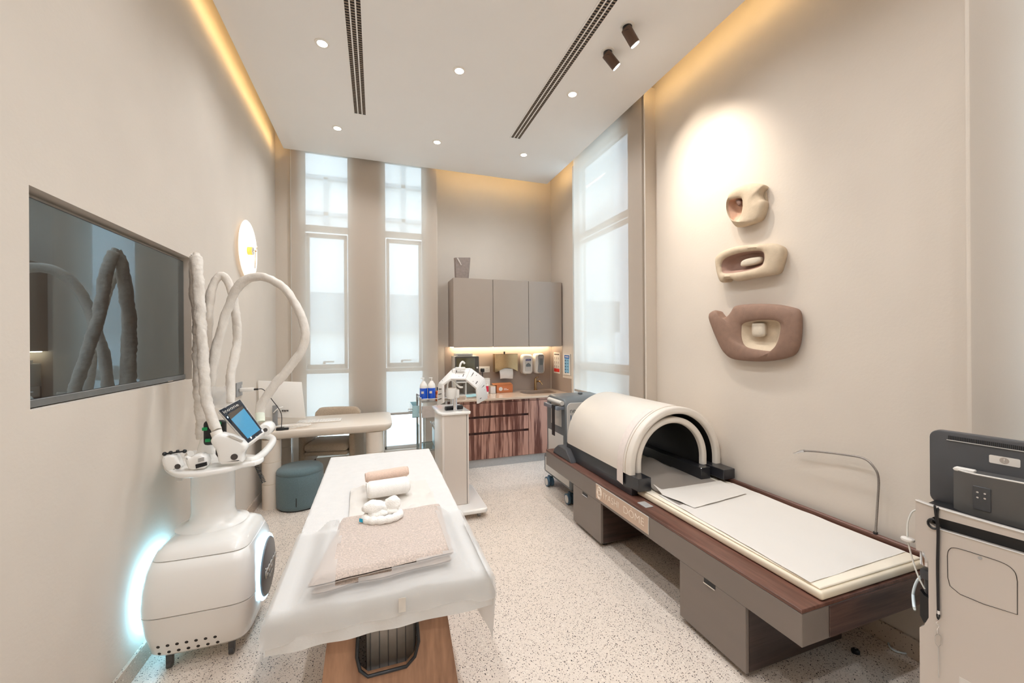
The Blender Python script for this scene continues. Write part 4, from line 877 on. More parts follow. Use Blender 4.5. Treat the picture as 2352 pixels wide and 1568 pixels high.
# folded plush blanket
bl = [(-0.225, 1.485), (0.280, 1.535), (0.300, 2.00), (-0.155, 1.985)]
def blpt(u, v): a = Vector(bl[0]).lerp(Vector(bl[1]), u); b = Vector(bl[3]).lerp(Vector(bl[2]), u); return a.lerp(b, v)
def blanket(z0, th, ins_, seed, wob):
    n = 44; rows_t = []; rows_b = []
    for j in range(n+1):
        rt = []
        for i in range(n+1):
            u, v = i/n, j/n; e = min(u, 1-u, v*1.0, 1-v); r_ = min(1, e/0.07); p = blpt(ins_+u*(1-2*ins_), ins_+v*(1-2*ins_)+0.0)
            w1 = wob*noise.noise(Vector((u*3, v*3, seed)))
            h = z0+th*(0.5+0.5*math.sqrt(max(0, 1-(1-r_)**2)))+w1*r_
            q = p + Vector((0.008*noise.noise(Vector((u*6, v*6, seed+3))), 0.010*noise.noise(Vector((u*5, v*5, seed+7)))))
            rt.append((q.x, q.y, h))
        rows_t.append(rt); rows_b.append([(x, y, z0+th*(0.5-0.5*((z-z0)/th-0.5)*2) if False else z0+max(0, (z0+th-z)*0.8)) for x, y, z in rt])
    m_ = MB().grid(rows_t); m_.grid([r[::-1] for r in rows_b]); bmesh.ops.remove_doubles(m_.b, verts=m_.b.verts[:], dist=0.0008)
    return m_
t = thing('folded_blanket', 'folded beige plush blanket at the foot of the treatment table', 'blanket', (0.03, 1.75, TZ))
obj('lower_fold', blanket(TZ+0.012, 0.032, 0.014, 2.0, 0.004), M_BEIGEF, t, 70)
obj('upper_fold', blanket(TZ+0.042, 0.036, 0.0, 5.0, 0.008), M_BEIGEF, t, 70)
# sheer veil over the foot of the table
def veil_z(x, y):
    u = (x+0.225)/0.505; d = max(0, -0.19-x, x-0.27, 1.52-y, y-1.93); k = max(0, 1-d/0.09); k = k*k*(3-2*k)
    return TZ+0.013+0.072*k+0.004*noise.noise(Vector((x*9, y*9, 8)))
t = thing('sheer_cover', 'sheer white disposable cover spread over the blanket, its corner hanging down on the right', 'sheet', (0.03, 1.7, TZ))
vm = drape('v', TX0-0.004, TX1+0.004, TY0-0.004, 2.02, TZ+0.02, 0.11, 4.7, 0.0, 60, 60, 0.004, 0.005, veil_z, near_only=True)
vd = [f for f in vm.b.faces if (lambda c: -0.15+0.05*noise.noise(Vector((c.y*5, 1, 0)))+0.10*max(0, 1.62-c.y) < c.x < 0.262+0.02*noise.noise(Vector((c.y*6, 4, 0))) and 1.462+0.1*(c.x+0.225)+0.004*noise.noise(Vector((c.x*7, 0, 2))) < c.y < 2.1)(f.calc_center_median())]
bmesh.ops.delete(vm.b, geom=vd, context='FACES')
obj('cloth', vm, M_VEIL, t, 70)
q = at('y', 1.43, 924, 1388); obj('tape', MB().box((q.x-0.012, 1.432, q.z-0.028), (q.x+0.012, 1.4335, q.z+0.022)), mat('clear_tape', (214, 206, 196), 0.2), t, False)
rows = []
for j in range(15):
    v = j/14
    rows.append([])
    for i in range(25):
        u = i/24; y = 1.445+0.42*u; drop = (0.27-0.20*u)*v
        rows[-1].append(Vector((TX1-0.02+0.05*min(1, v*3)*(1-0.4*u)-0.05*v*(1-u)+0.02*v*math.sin(u*11+1), y-0.03*v, TZ+0.026-drop+0.006*noise.noise(Vector((u*5, v*2, 1))))))
obj('hanging_corner', MB().grid(rows), sheer('folded_nonwoven', (234, 233, 231), 0.22, 0.35, scale=500), t, 70)
# rolled towels
def roll(name, label, a, b, r, mt, flat=0.85):
    a, b = Vector(a), Vector(b); t = thing(name, label, 'towel', a.lerp(b, .5)-Vector((0, 0, r))); d = (b-a).normalized(); side = Vector((-d.y, d.x, 0)); rs = []
    N_ = 30
    for i in range(N_+1):
        k = i/N_; e = min(k, 1-k); rr_ = r*(0.82+0.18*min(1, e/0.05)); p = a.lerp(b, k)
        rs.append([p+side*math.cos(2*PI*q/20)*rr_*1.15*(1+0.03*noise.noise(Vector((k*6, q*.6, r*50))))+Vector((0, 0, math.sin(2*PI*q/20)*rr_*flat)) for q in range(20)])
    obj('roll', MB().rings(rs), mt, t, 60)
    for end, sg in ((a, -1), (b, 1)):
        sp = [end+d*sg*0.002+side*math.cos(q*0.55)*r*(1-q/32)*1.0+Vector((0, 0, math.sin(q*0.55)*r*(1-q/32)*0.8)) for q in range(28)]
        obj('roll_edge', MB().tube(sp, 0.003, 6), mt, t)
    return t
roll('rolled_towel', 'thick rolled white towel in the middle of the treatment table', (-0.052, 2.31, TZ+0.070), (0.168, 2.33, TZ+0.070), 0.052, M_TOWEL)
roll('rolled_towel', 'thin rolled beige towel behind the white rolled towel', (-0.062, 2.47, TZ+0.088), (0.175, 2.50, TZ+0.092), 0.034, mat('beige_towel', (224, 196, 178), 0.95, nscale=120, namt=0.08, bump=0.6, bscale=320, sheen=0.4), 0.9)
# fluffy headband
hx, hy, hz = 0.022, 1.90, TZ+0.075
t = thing('headband', 'fluffy white spa headband on the beige blanket', 'headband', (hx, hy, hz))
pts = [(hx+0.075*math.cos(2*PI*k/24), hy-0.005+0.045*math.sin(2*PI*k/24), hz+0.016) for k in range(25)]
b = MB().tube(spline(pts, 4), 0.016, 12, rf=lambda k: 0.015+0.004*abs(math.sin(k*PI*13)))
obj('band', b, M_FLUFF, t, 80)
b = MB(); b.ball((hx-0.038, hy+0.01, hz+0.056), 0.042, 24, (1.25, 0.8, 0.72)).ball((hx+0.045, hy+0.015, hz+0.062), 0.036, 24, (1.0, 0.85, 0.9)).ball((hx+0.003, hy+0.012, hz+0.050), 0.026, 18, (1.1, 0.9, 0.8)).ball((hx-0.02, hy-0.005, hz+0.030), 0.03, 18, (1.6, 0.8, 0.6)).ball((hx+0.04, hy-0.002, hz+0.030), 0.024, 18, (1.2, 0.8, 0.7))
for v in b.b.verts: v.co += Vector((noise.noise(v.co*60), noise.noise(v.co*60+Vector((9, 0, 0))), noise.noise(v.co*60+Vector((0, 9, 0)))))*0.006
obj('bow', b, M_FLUFF, t, 80)
obj('care_tag', MB().slab([(hx-0.10, hy-0.03, hz+0.016), (hx-0.085, hy-0.035, hz+0.012), (hx-0.083, hy-0.028, hz+0.024), (hx-0.098, hy-0.022, hz+0.028)], 0.002), mat('turquoise_tag', (0, 140, 170), 0.5), t)

# ================================================================== DOMED TREATMENT BED
BX0, BX1, BY0, BY1 = 1.63, 2.50, 1.13, 3.68
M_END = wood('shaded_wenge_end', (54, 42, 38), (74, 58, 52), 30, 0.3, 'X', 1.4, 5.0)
t = thing('domed_bed', 'long dark-wood treatment bed with a cream half-round dome over its far half', 'treatment bed', (2.07, 2.4, 0))
obj('apron', MB().box((BX0, BY0, 0.345), (BX1, BY1, 0.482), 0.002, 1), M_DGREY, t)
obj('top_board', MB().box((BX0-0.001, BY0-0.001, 0.4835), (BX1, BY1, 0.50), 0.002, 1), M_DWOOD, t)
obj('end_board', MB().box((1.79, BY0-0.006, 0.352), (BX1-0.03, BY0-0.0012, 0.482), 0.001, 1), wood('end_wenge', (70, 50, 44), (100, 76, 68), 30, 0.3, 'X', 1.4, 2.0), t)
obj('rear_rail', MB().box((2.482, BY0+0.02, 0.50), (2.505, BY1-0.02, 0.570), 0.003, 1), M_DWOOD, t)
for y0, y1, gp in ((1.39, 1.815, (1.563, 1.637, 0.332)), (2.65, 3.10, (2.85, 2.933, 0.325))):
    b = obj('pedestal', MB().box((BX0+0.0005, y0, 0.03), (2.30, y1, 0.3445), 0.002, 1), M_DGREY, t)
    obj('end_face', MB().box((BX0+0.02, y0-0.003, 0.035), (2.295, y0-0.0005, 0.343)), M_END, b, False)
    obj('finger_pull', MB().box((BX0-0.006, gp[0], gp[2]-0.012), (BX0+0.004, gp[1], gp[2]-0.006), 0.001, 1), M_CHROME, b, False)
    obj('pull_recess', MB().box((BX0-0.0006, gp[0], gp[2]-0.006), (BX0+0.003, gp[1], gp[2]+0.014)), M_BLACK, b, False)
    for x in (BX0+0.06, 2.24):
        for yy in (y0+0.06, y1-0.06): obj('foot', MB().cyl((x, yy, 0), (x, yy, 0.03), 0.026), M_BLACK, t)
obj('control_plate', MB().box((1.665, 2.155, 0.5005), (1.725, 2.245, 0.505), 0.001, 1).box((1.682, 2.18, 0.505), (1.706, 2.205, 0.5065)), M_PLINTH, t)
# name plate
pl = obj('name_plate', MB().box((BX0-0.004, 2.082, 0.367), (BX0-0.0005, 2.712, 0.479)), mat('champagne_plate', (206, 182, 162), 0.4, 0.2, namt=0.01), t, False)
obj('plate_edge', MB().box((BX0-0.005, 2.082, 0.4775), (BX0-0.0005, 2.712, 0.480)).box((BX0-0.005, 2.080, 0.367), (BX0-0.0005, 2.083, 0.480)), M_PAPER, pl, False)
M_LET = mat('ivory_lettering', (252, 240, 226), 0.5)
xl = BX0-0.0055
text('lettering', 'IYASHI', 0.072, (xl, 2.502, 0.423), (0, -1, 0), (0, 0, 1), M_LET, pl, thin=-0.0012, sx=0.98)
text('lettering', 'DÔME', 0.072, (xl, 2.235, 0.423), (0, -1, 0), (0, 0, 1), M_LET, pl, thin=-0.0012, sx=1.12)
e = MB(); ec = Vector((xl, 2.662, 0.425))
def loopx(c, ry, rz, n=26, a0=0, a1=2*PI): return [c+Vector((0, ry*math.cos(a0+(a1-a0)*k/n), rz*math.sin(a0+(a1-a0)*k/n))) for k in range(n+1)]
for ry, rz in ((0.034, 0.044), (0.017, 0.044), (0.034, 0.016)): e.tube(loopx(ec, ry, rz), 0.0019, 6)
e.tube(loopx(ec+Vector((0, 0, -0.005)), 0.030, 0.046), 0.0019, 6)
for a, b in (((0, -0.030, -0.018), (0, 0.0, 0.044)), ((0, 0.030, -0.018), (0, 0.0, 0.044)), ((0, -0.032, 0.012), (0, 0.0, -0.044)), ((0, 0.032, 0.012), (0, 0.0, -0.044))): e.tube([ec+Vector(a), ec+Vector(b)], 0.0016, 6)
obj('emblem', e, M_LET, pl)
# mattress
MX0, MX1 = 1.755, 2.472
obj('mattress', MB().box((MX0, BY0+0.004, 0.502), (MX1, 3.45, 0.540), 0.012, 3), M_CREAMP, t, 50)
obj('mattress_cover', MB().box((MX0+0.012, BY0+0.018, 0.5402), (MX1-0.004, 3.44, 0.550), 0.005, 2), mat('ivory_cover', (238, 228, 210), 0.5, namt=0.01, bump=0.1, bscale=15), t, 50)
# rails under the dome
for x0, x1, y0 in ((1.70, 1.805, 2.275), (2.405, 2.515, 2.225)):
    z0 = 0.503 if x0 < 2 else 0.572
    r = MB().box((x0, y0, z0 if x0 > 2 else 0.555), (x1, 3.36, 0.645), 0.003, 1)
    if x0 < 2: r.box((x0, y0+0.08, 0.502), (1.752, 3.36, 0.56), 0.003, 1)
    obj('rail', r, M_BLACKS, t)
obj('rail', MB().box((2.30, 2.33, 0.5525), (2.39, 3.36, 0.64), 0.003, 1), M_BLACKS, t)
wd = MB().prism([(3.17, 0.502), (3.55, 0.502), (3.52, 0.55), (3.44, 0.60), (3.27, 0.60), (3.19, 0.53)], 'x', 1.645, 1.74, 0.006, 1)
obj('end_housing', wd, M_CHAR, t)
# dome shells
def shell(name, xc, zb, r, st, th, y0, y1, mt_, inner, lip=None, rim=0.012):
    n = 40
    def arch(rad, y, dz=0.0):
        pts = [(xc-rad, y, zb)] + [(xc+rad*math.cos(PI-PI*k/n), y, zb+st+dz+rad*math.sin(PI*k/n)) for k in range(n+1)] + [(xc+rad, y, zb)]
        return [Vector(p) for p in pts]
    def ring(ro, ri, y): return arch(ro, y) + arch(ri, y)[::-1]
    ro, ri = r, r-th
    s = MB(); s.rings([ring(ro-rim, ri+rim, y0), ring(ro-rim*0.3, ri+rim*0.3, y0+rim*0.3), ring(ro, ri, y0+rim), ring(ro, ri, y1-rim), ring(ro-rim, ri+rim, y1)])
    o = obj(name, s, mt_, t, 50)
    if inner: 
        rows = [arch(ri-0.001, y0+0.035), arch(ri-0.001, y1-0.01)]; obj('black_lining', MB().grid(rows), M_LIN, t, 60)
    return o
M_LIN = mat('black_lining', (18, 16, 16), 0.5, nscale=12, namt=0.3)
shell('outer_shell', 2.108, 0.645, 0.418, 0.042, 0.052, 2.36, 3.33, M_CREAM, True)
shell('inner_shell', 2.09, 0.642, 0.325, 0.06, 0.046, 2.385, 3.32, M_CREAM, True)
# piping line near the front edge of the outer shell
n = 60; pp = [Vector((2.108+0.4187*math.cos(PI-PI*k/n), 2.415, 0.687+0.4187*math.sin(PI*k/n))) for k in range(n+1)]
obj('seam_piping', MB().tube([pp[0]-Vector((0, 0, 0.04))]+pp+[pp[-1]-Vector((0, 0, 0.04))], 0.0022, 6), mat('piping_taupe', (188, 172, 150), 0.6), t)
rows = []
for j in range(2):
    y = 2.44+j*0.075; rows.append([Vector((2.108+0.4205*math.cos(PI-PI*k/n), y, 0.687+0.4205*math.sin(PI*k/n))) for k in range(0, 24)])
    rows[-1] = [Vector((1.6865, y, 0.555+0.01*j)), Vector((1.687, y, 0.62))] + rows[-1]
obj('cover_strap', MB().grid(rows), mat('white_tape', (226, 214, 206), 0.7), t, 60)
t2 = thing('grey_curtain', 'soft grey protective sheet spilling out of the dome opening', 'sheet', (2.1, 2.3, 0.55))
rows = []
for j in range(15):
    v = j/14; y = 2.02+0.62*v
    row = []
    for i in range(15):
        u = i/14; x = 1.815+0.56*u; lift = max(0, v-0.35)/0.65; prof = 1 if u < 0.45 else max(0, 1-(u-0.45)/0.35)
        row.append((x+0.02*v, y, 0.5535+0.15*(lift**1.3)*prof*(1-0.3*lift)+0.004*abs(math.sin(u*9))*lift))
    rows.append(row)
obj('cloth', MB().grid(rows), mat('grey_satin_cloth', (140, 132, 124), 0.5, nscale=8, namt=0.04, sheen=0.2), t2, 60)
def paper(label, corners, z, seed, curl=0.0, amp=0.003):
    t_ = thing('paper_sheet', label, 'paper', (*[sum(c[i] for c in corners)/4 for i in (0, 1)], z)); n = 28; rows = []
    c = [Vector(p) for p in corners]
    for j in range(n+1):
        rows.append([])
        for i in range(n+1):
            u, v = i/n, j/n; p = c[0].lerp(c[1], u).lerp(c[3].lerp(c[2], u), v)
            zz = z+amp*(0.5+noise.noise(Vector((p.x*7, p.y*5, seed)))) + amp*1.6*max(0, noise.noise(Vector((p.x*3+p.y*2, p.y*11-p.x*6, seed+4)))-0.15)
            if curl and v > 0.75 and u < 0.12: zz += curl*((v-0.75)/0.25)*(1-u/0.12)
            rows[-1].append((p.x, p.y, zz))
    obj('sheet', MB().grid(rows), M_PAPER, t_, 60)
paper('large white paper sheet lying along the mattress of the domed bed', [(1.762, 1.185), (2.455, 1.20), (2.46, 2.2), (1.80, 2.2)], 0.5515, 3, 0, 0.004)
paper('smaller white paper sheet with a curled corner in front of the dome', [(1.86, 1.94), (2.36, 2.00), (2.40, 2.25), (1.80, 2.25)], 0.560, 8, 0.05, 0.003)
# gooseneck
t = thing('flexible_lamp_arm', 'thin grey gooseneck arm rising from the wall side of the bed', 'lamp arm', (2.493, 1.33, 0.570))
gp = [at('x', 2.49, *q) for q in ((2011, 1219), (2016, 1150), (2018, 1100), (2009, 1075), (1985, 1053), (1940, 1044), (1880, 1037), (1848, 1035))]
gp[0].z = 0.571
obj('gooseneck', MB().tube(spline(gp, 8), 0.0055, 12), mat('grey_flex_metal', (150, 142, 136), 0.35, 0.7, nscale=400, namt=0.3), t)
obj('mount', MB().cyl((gp[0].x, gp[0].y, 0.5705), (gp[0].x, gp[0].y, 0.580), 0.010), M_BLACK, t)
ge = [at('x', 2.49, *q) for q in ((1848, 1035), (1838, 1036), (1830, 1039), (1822, 1041))]
obj('clamp_tip', MB().cyl(ge[0], ge[1], 0.009).cyl(ge[1], ge[2], 0.006).cyl(ge[2], ge[3], 0.003), M_CHROME, t)
t = thing('stand_in_floor_stop', 'small made-up black stop standing in for a blurred dark spot on the floor', 'stand-in stop', (2.305, 1.33, 0))  # added stop standing for a blurred black retouching remnant on the floor
obj('rubber', MB().lathe([(0.001, 0), (0.018, 0), (0.018, 0.012), (0.012, 0.018), (0.001, 0.02)], (2.305, 1.33, 0.0005)), M_BLACK, t); obj('screw', MB().cyl((2.305, 1.33, 0.0205), (2.305, 1.33, 0.0215), 0.004), M_STEEL, t)

# ================================================================== GREY MACHINE BEHIND THE BED
t = thing('grey_treatment_machine', 'slate grey machine on castors behind the far end of the domed bed', 'machine', (2.15, 3.95, 0))
nx0, nx1 = 1.865, 2.40
obj('base', MB().box((1.80, 3.45, 0.115), (nx1, 4.14, 0.33), 0.03, 3), M_SLATE, t)
prof = [(3.71, 0.331), (3.71, 0.93), (3.76, 0.985), (4.10, 1.0), (4.17, 0.965), (4.19, 0.90), (4.19, 0.331)]
obj('housing', MB().prism(prof, 'x', nx0, nx1, 0.02, 3), M_SLATE, t, 50)
obj('lower_side_panel', MB().box((1.795, 3.50, 0.15), (1.801, 4.08, 0.30), 0.003, 1), M_LGREY, t)
obj('upper_side_panel', MB().box((nx0-0.004, 3.80, 0.68), (nx0+0.002, 4.06, 0.93), 0.003, 2), M_LGREY, t)
obj('side_panel', MB().box((nx0-0.004, 3.76, 0.34), (nx0+0.002, 4.14, 0.60), 0.003, 2), M_LGREY, t)
obj('side_bolster', MB().cyl((nx0-0.02, 3.74, 0.945), (nx0-0.02, 4.07, 0.945), 0.024), M_LGREY, t)
obj('handle', MB().box((nx0-0.085, 3.73, 0.875), (nx0-0.055, 4.08, 0.915), 0.004).box((nx0-0.06, 3.73, 0.88), (nx0, 3.76, 0.91), 0.003).box((nx0-0.06, 4.05, 0.88), (nx0, 4.08, 0.91), 0.003), mat('blue_grey_metal', (150, 158, 170), 0.3, 0.6), t)
obj('strap', MB().box((nx0-0.092, 3.78, 0.60), (nx0-0.087, 3.85, 0.92), 0.001, 1).box((nx0-0.092, 3.78, 0.915), (nx0-0.04, 3.85, 0.92)), M_BLACK, t)
fp = obj('front_panel', MB().prism(rr(nx0+0.015, 0.42, nx1-0.02, 0.95, 0.05), 'y', 3.700, 3.7095, 0.003, 1), M_LGREY, t)
text('lettering', 'neo', 0.075, (nx0+0.045, 3.6985, 0.868), (1, 0, 0), (0, 0, 1), M_CHAR, fp, align='LEFT', thin=-0.001)
text('lettering', 'b', 0.14, (nx0+0.045, 3.6985, 0.770), (1, 0, 0), (0, 0, 1), mat('steel_blue_print', (84, 104, 128), 0.5), fp, align='LEFT', thin=-0.001)
obj('top_knob', MB().ball((2.20, 4.0, 1.005), 0.028, 20, (1, 1, 0.6)), M_SLATE, t)
for x, y in ((1.80, 3.98), (1.79, 3.475), (2.33, 3.98), (2.33, 3.48)):
    w_ = obj('castor', MB().cyl((x-0.035, y, 0.052), (x-0.013, y, 0.052), 0.052).cyl((x+0.013, y, 0.052), (x+0.035, y, 0.052), 0.052).box((x-0.012, y-0.02, 0.05), (x+0.012, y+0.02, 0.118), 0.004), mat('blue_grey_rubber', (70, 98, 118), 0.5), t)
    obj('hub_cap', MB().cyl((x-0.0375, y, 0.052), (x-0.0352, y, 0.052), 0.038), M_LGREY, w_)

# ================================================================== MACHINE AT THE RIGHT EDGE
d_ = Vector((0.113, -0.9936, 0)); n_ = Vector((0.9936, 0.113, 0)); F0 = Vector((1.90, 0.90, 0))
def loc(off, u, v):
    """pixel on the plane parallel to the machine's back, off metres behind it -> local (along, off, z)"""
    r = FWD*F + RGT*(u-CX) - UPV*(v-CY); C0 = Vector((0, 0, CAMZ)); Q = F0+n_*off
    k = (Q-C0).dot(n_)/r.dot(n_); p = C0+r*k; return Vector(((p-F0).dot(d_), off, p.z))
RM = thing('equipment_cart', 'tall champagne grey machine with a black screen back at the right edge', 'machine', F0, math.atan2(d_.y, d_.x), local=True)
def L2(off, pts): return [(q.x, q.z) for q in (loc(off, *p) for p in pts)]
LEN = 0.56
def lp(off, name, pts, th, mt_, bev=0.002, parent=None, **k):
    return obj(name, MB().prism(L2(off, pts), 'y', off, off+th, bev, 1), mt_, parent or RM, 40, **k)
topz = [loc(0, 2103, 1148), loc(0, 2145, 1163), loc(0, 2250, 1194), loc(0, 2345, 1221)]
top_pts = [(p.x, p.z) for p in topz] + [(LEN, topz[-1].z-0.0)]
s_tl, s_tr = loc(0, 2146, 1186), loc(0, 2345, 1240); s_bl, s_br = loc(0, 2157, 1215), loc(0, 2345, 1271)
nt = [loc(0, 2104, 1262), loc(0, 2124, 1268), loc(0, 2132, 1290), loc(0, 2133, 1418), loc(0, 2122, 1436), loc(0, 2112, 1440)]
ntp = [(p.x, p.z) for p in nt]
# back panel: strip above the slot, strip left of it, and the main sheet below
xr = LEN
obj('upper_rim', MB().prism([(p[0], p[1]) for p in top_pts] + [(xr, s_tr.z), (s_tr.x, s_tr.z), (s_tl.x, s_tl.z), (s_tl.x-0.012, s_tl.z-0.012), (s_tl.x-0.012, s_bl.z+0.012), (s_bl.x, s_bl.z), (0.0, s_bl.z-0.03)][:], 'y', 0, 0.02, 0.0), M_BEIGEM, RM, 40)
obj('back_panel', MB().prism([(0.0, s_bl.z-0.0302), (s_bl.x, s_bl.z-0.0002), (s_br.x, s_br.z), (xr, s_br.z), (xr, 0.06), (ntp[-1][0], 0.06)] + ntp[::-1], 'y', 0, 0.02, 0.0), M_BEIGEM, RM, 40)
obj('side_body', MB().box((0.03, 0.022, 0.07), (xr, 0.36, 0.93), 0.01), M_CHAR, RM)
obj('slot_recess', MB().box((s_tl.x-0.012, 0.0205, s_br.z-0.02), (xr, 0.0215, s_tl.z+0.02)), M_BLACK, RM, False)
e0 = [Vector((p[0], -0.001, p[1])) for p in top_pts]; obj('rim_edge', MB().tube(spline(e0, 5), 0.003, 8), M_LGREY, RM)
obj('slot_edge', MB().tube([Vector((s_bl.x, -0.0005, s_bl.z)), Vector((s_br.x, -0.0005, s_br.z)), Vector((xr, -0.0005, s_br.z))], 0.0022, 8), M_LGREY, RM)
obj('top_tray', MB().box((0.012, 0.02, topz[-1].z-0.02), (xr, 0.36, topz[1].z-0.012), 0.004), M_BLACK, RM)
g = loc(0, 2112, 1440)
obj('side_pocket', MB().prism(L2(0.012, [(2113, 1354), (2122, 1366), (2134, 1374), (2134, 1426), (2122, 1430), (2113, 1412)]), 'y', 0.012, 0.03), M_BLACK, RM, False)
gl = [Vector((q.x, -0.0008, q.z)) for q in (loc(0, *p) for p in ((2176, 1275), (2180, 1262), (2195, 1258), (2250, 1274), (2305, 1293), (2330, 1312), (2337, 1335), (2337, 1411), (2260, 1387), (2205, 1364), (2182, 1345), (2177, 1325)))]
obj('hatch_outline', MB().tube([*spline(gl[:7], 6), *gl[7:], gl[0]], 0.0009, 6), M_GROOVE, RM)
q = loc(0, 2251, 1281); obj('hatch_lock', MB().cyl((q.x, -0.002, q.z), (q.x, 0.004, q.z), 0.005).box((q.x-0.004, -0.0026, q.z-0.0005), (q.x+0.004, -0.0018, q.z+0.0005)), M_PLINTH, RM)
q = loc(0, 2203, 1553); obj('rating_sticker', MB().box((q.x, -0.001, q.z-0.06), (q.x+0.10, 0.0005, q.z)), M_PAPER, RM, False)
# monitor
mo = 0.13; a = loc(mo, 2134, 1060); ztop = loc(mo, 2180, 991).z; z_b = topz[0].z-0.03
mon = obj('screen_back', MB().prism(rr(a.x, z_b, xr+0.04, ztop, 0.030, 6), 'y', mo, mo+0.035, 0.006, 2), M_CHAR, RM, 40)
v = MB(); va, vb = loc(mo, 2178, 1002), loc(mo, 2350, 1027); k = va.x
while k < xr+0.02: v.box((k, mo-0.0012, va.z-0.010), (k+0.0022, mo+0.001, va.z+0.004)); k += 0.0044
obj('vent_slots', v, M_BLACK, mon, False, kind='stuff')
obj('vent_ledge', MB().box((va.x-0.004, mo-0.003, va.z-0.0135), (xr+0.02, mo+0.001, va.z-0.0115)), M_LGREY, mon, False)
sa, sb = loc(mo, 2272, 1042), loc(mo, 2344, 1074)
st = obj('sticker', MB().prism(rr(sa.x, min(sb.z, sa.z-0.03), sb.x, sa.z-0.002, 0.004), 'y', mo-0.0015, mo+0.001), M_PAPER, mon, False)
cc = Vector(((sa.x+sb.x)/2, mo-0.0018, (sa.z+min(sb.z, sa.z-0.03))/2)); obj('warning_disc', MB().cyl(cc, cc+Vector((0, 0.0006, 0)), 0.011), mat('grey_print', (170, 160, 150), 0.6), mon, False)
tt = text('lettering', '!', 0.020, cc+Vector((0, -0.0004, 0)), (1, 0, 0), (0, 0, 1), M_PAPER, mon)
# dock in front of the screen
do = 0.055; da, db = loc(do, 2182, 1079), loc(do, 2345, 1115)
rs = []
zb_ = topz[1].z-0.03
for i in range(17):
    k = i/16; x = da.x+(xr-da.x)*k; z = da.z+(db.z+0.012-da.z)*(1-(1-k)**1.6); y = do+0.03*(1-min(1, k/0.15))**2
    rs.append([Vector((x, y, zb_)), Vector((x, y, z)), Vector((x, mo-0.001, z)), Vector((x, mo-0.001, zb_))])
dock = obj('dock', MB().rings(rs), mat('satin_charcoal', (84, 82, 80), 0.3, nscale=6, coat=0.2), RM, 50)
obj('dock_rim', MB().tube([r_[1]+Vector((0, 0.002, 0.001)) for r_ in rs], 0.003, 8), M_LGREY, dock)
c0 = loc(do, 2184, 1079); obj('cable_clip', MB().box((c0.x, do+0.02, c0.z-0.004), (c0.x+0.05, do+0.05, c0.z+0.008), 0.003), M_PAPER, dock)
ka, kb_ = loc(do, 2234, 1114), loc(do, 2277, 1178)
kp = obj('keypad', MB().prism(rr(ka.x, loc(do, 2255, 1172).z, kb_.x, loc(do, 2255, 1118).z, 0.004), 'y', do-0.003, do+0.001, 0.001, 1), mat('graphite_keypad', (66, 66, 68), 0.4), RM)
bt = MB()
for (u, v_) in ((2245, 1130), (2262, 1134), (2245, 1142), (2262, 1145)): q = loc(do-0.003, u, v_); bt.lathe([(0.0016, -0.0005), (0.003, -0.0005), (0.003, 0.001), (0.0016, 0.001)], (q.x, do-0.003, q.z), 14, 'y')
obj('buttons', bt, M_CHROME, kp)
# things hanging at its left side
obj('glass_jar', MB().lathe([(0.001, 0), (0.019, 0), (0.019, 0.05), (0.014, 0.06), (0.001, 0.062)], (loc(0.03, 2124, 1290).x, 0.05, loc(0.03, 2124, 1300).z)), M_CHROME, RM)
jq = loc(0.03, 2122, 1318); obj('valve', MB().box((jq.x-0.012, 0.03, jq.z-0.02), (jq.x+0.02, 0.07, jq.z+0.015), 0.004).cyl((jq.x+0.004, 0.05, jq.z-0.10), (jq.x+0.004, 0.05, jq.z-0.02), 0.009), M_CHAR, RM)
for i, (x, y) in enumerate(((0.05, 0.06), (0.05, 0.30), (0.50, 0.06), (0.50, 0.30))): obj('castor', MB().cyl((x, y-0.012, 0.035), (x, y+0.012, 0.035), 0.035).cyl((x, y, 0.04), (x, y, 0.071), 0.01), M_BLACK, RM)
# tubes
tube_m = mat('milky_tube', (226, 226, 220), 0.2, coat=0.4)
t = thing('suction_tube', 'clear tube with a white disc filter hanging beside the right-hand machine', 'tube', (1.86, 0.9, 0.9), local=True)
def W3(off, u, v): q = loc(off, u, v); return F0*1.0+d_*q.x+n_*q.y+Vector((0, 0, q.z))
org = Vector((1.86, 0.9, 0.9))
def sh(pts): return [p-org for p in pts]
p1 = [W3(0.03, *q) for q in ((2106, 1170), (2094, 1177), (2085, 1200), (2084, 1232))]; obj('upper_tube', MB().tube(sh(spline(p1, 8)), 0.0028, 8), tube_m, t)
fc = W3(0.03, 2085, 1238)-org; obj('disc_filter', MB().lathe([(0.003, -0.008), (0.019, -0.004), (0.020, 0), (0.019, 0.004), (0.003, 0.008)], fc, 28), M_PAPER, t)
p2 = [W3(0.03, *q) for q in ((2086, 1246), (2096, 1285), (2110, 1325), (2124, 1352))]; obj('lower_tube', MB().tube(sh(spline(p2, 8)), 0.0028, 8), tube_m, t)
t = thing('floor_tube', 'clear tube looping down to the floor beside the right-hand machine', 'tube', (2.1, 1.1, 0))
fl = [at('z', 0.008, *q) for q in ((2110, 1430), (2075, 1443), (2050, 1460), (2041, 1478), (2055, 1494), (2085, 1500), (2105, 1492), (2116, 1470))]
p3 = [W3(0.06, *q) for q in ((2121, 1319), (2106, 1335), (2097, 1365), (2101, 1400))]
p3 = p3 + [Vector((fl[-1].x, fl[-1].y+0.03, 0.25)), fl[-1]] + fl[-2::-1]
obj('tube', MB().tube(spline(p3, 8), 0.0045, 8), mat('pale_blue_tube', (222, 236, 242), 0.2, coat=0.4), t)
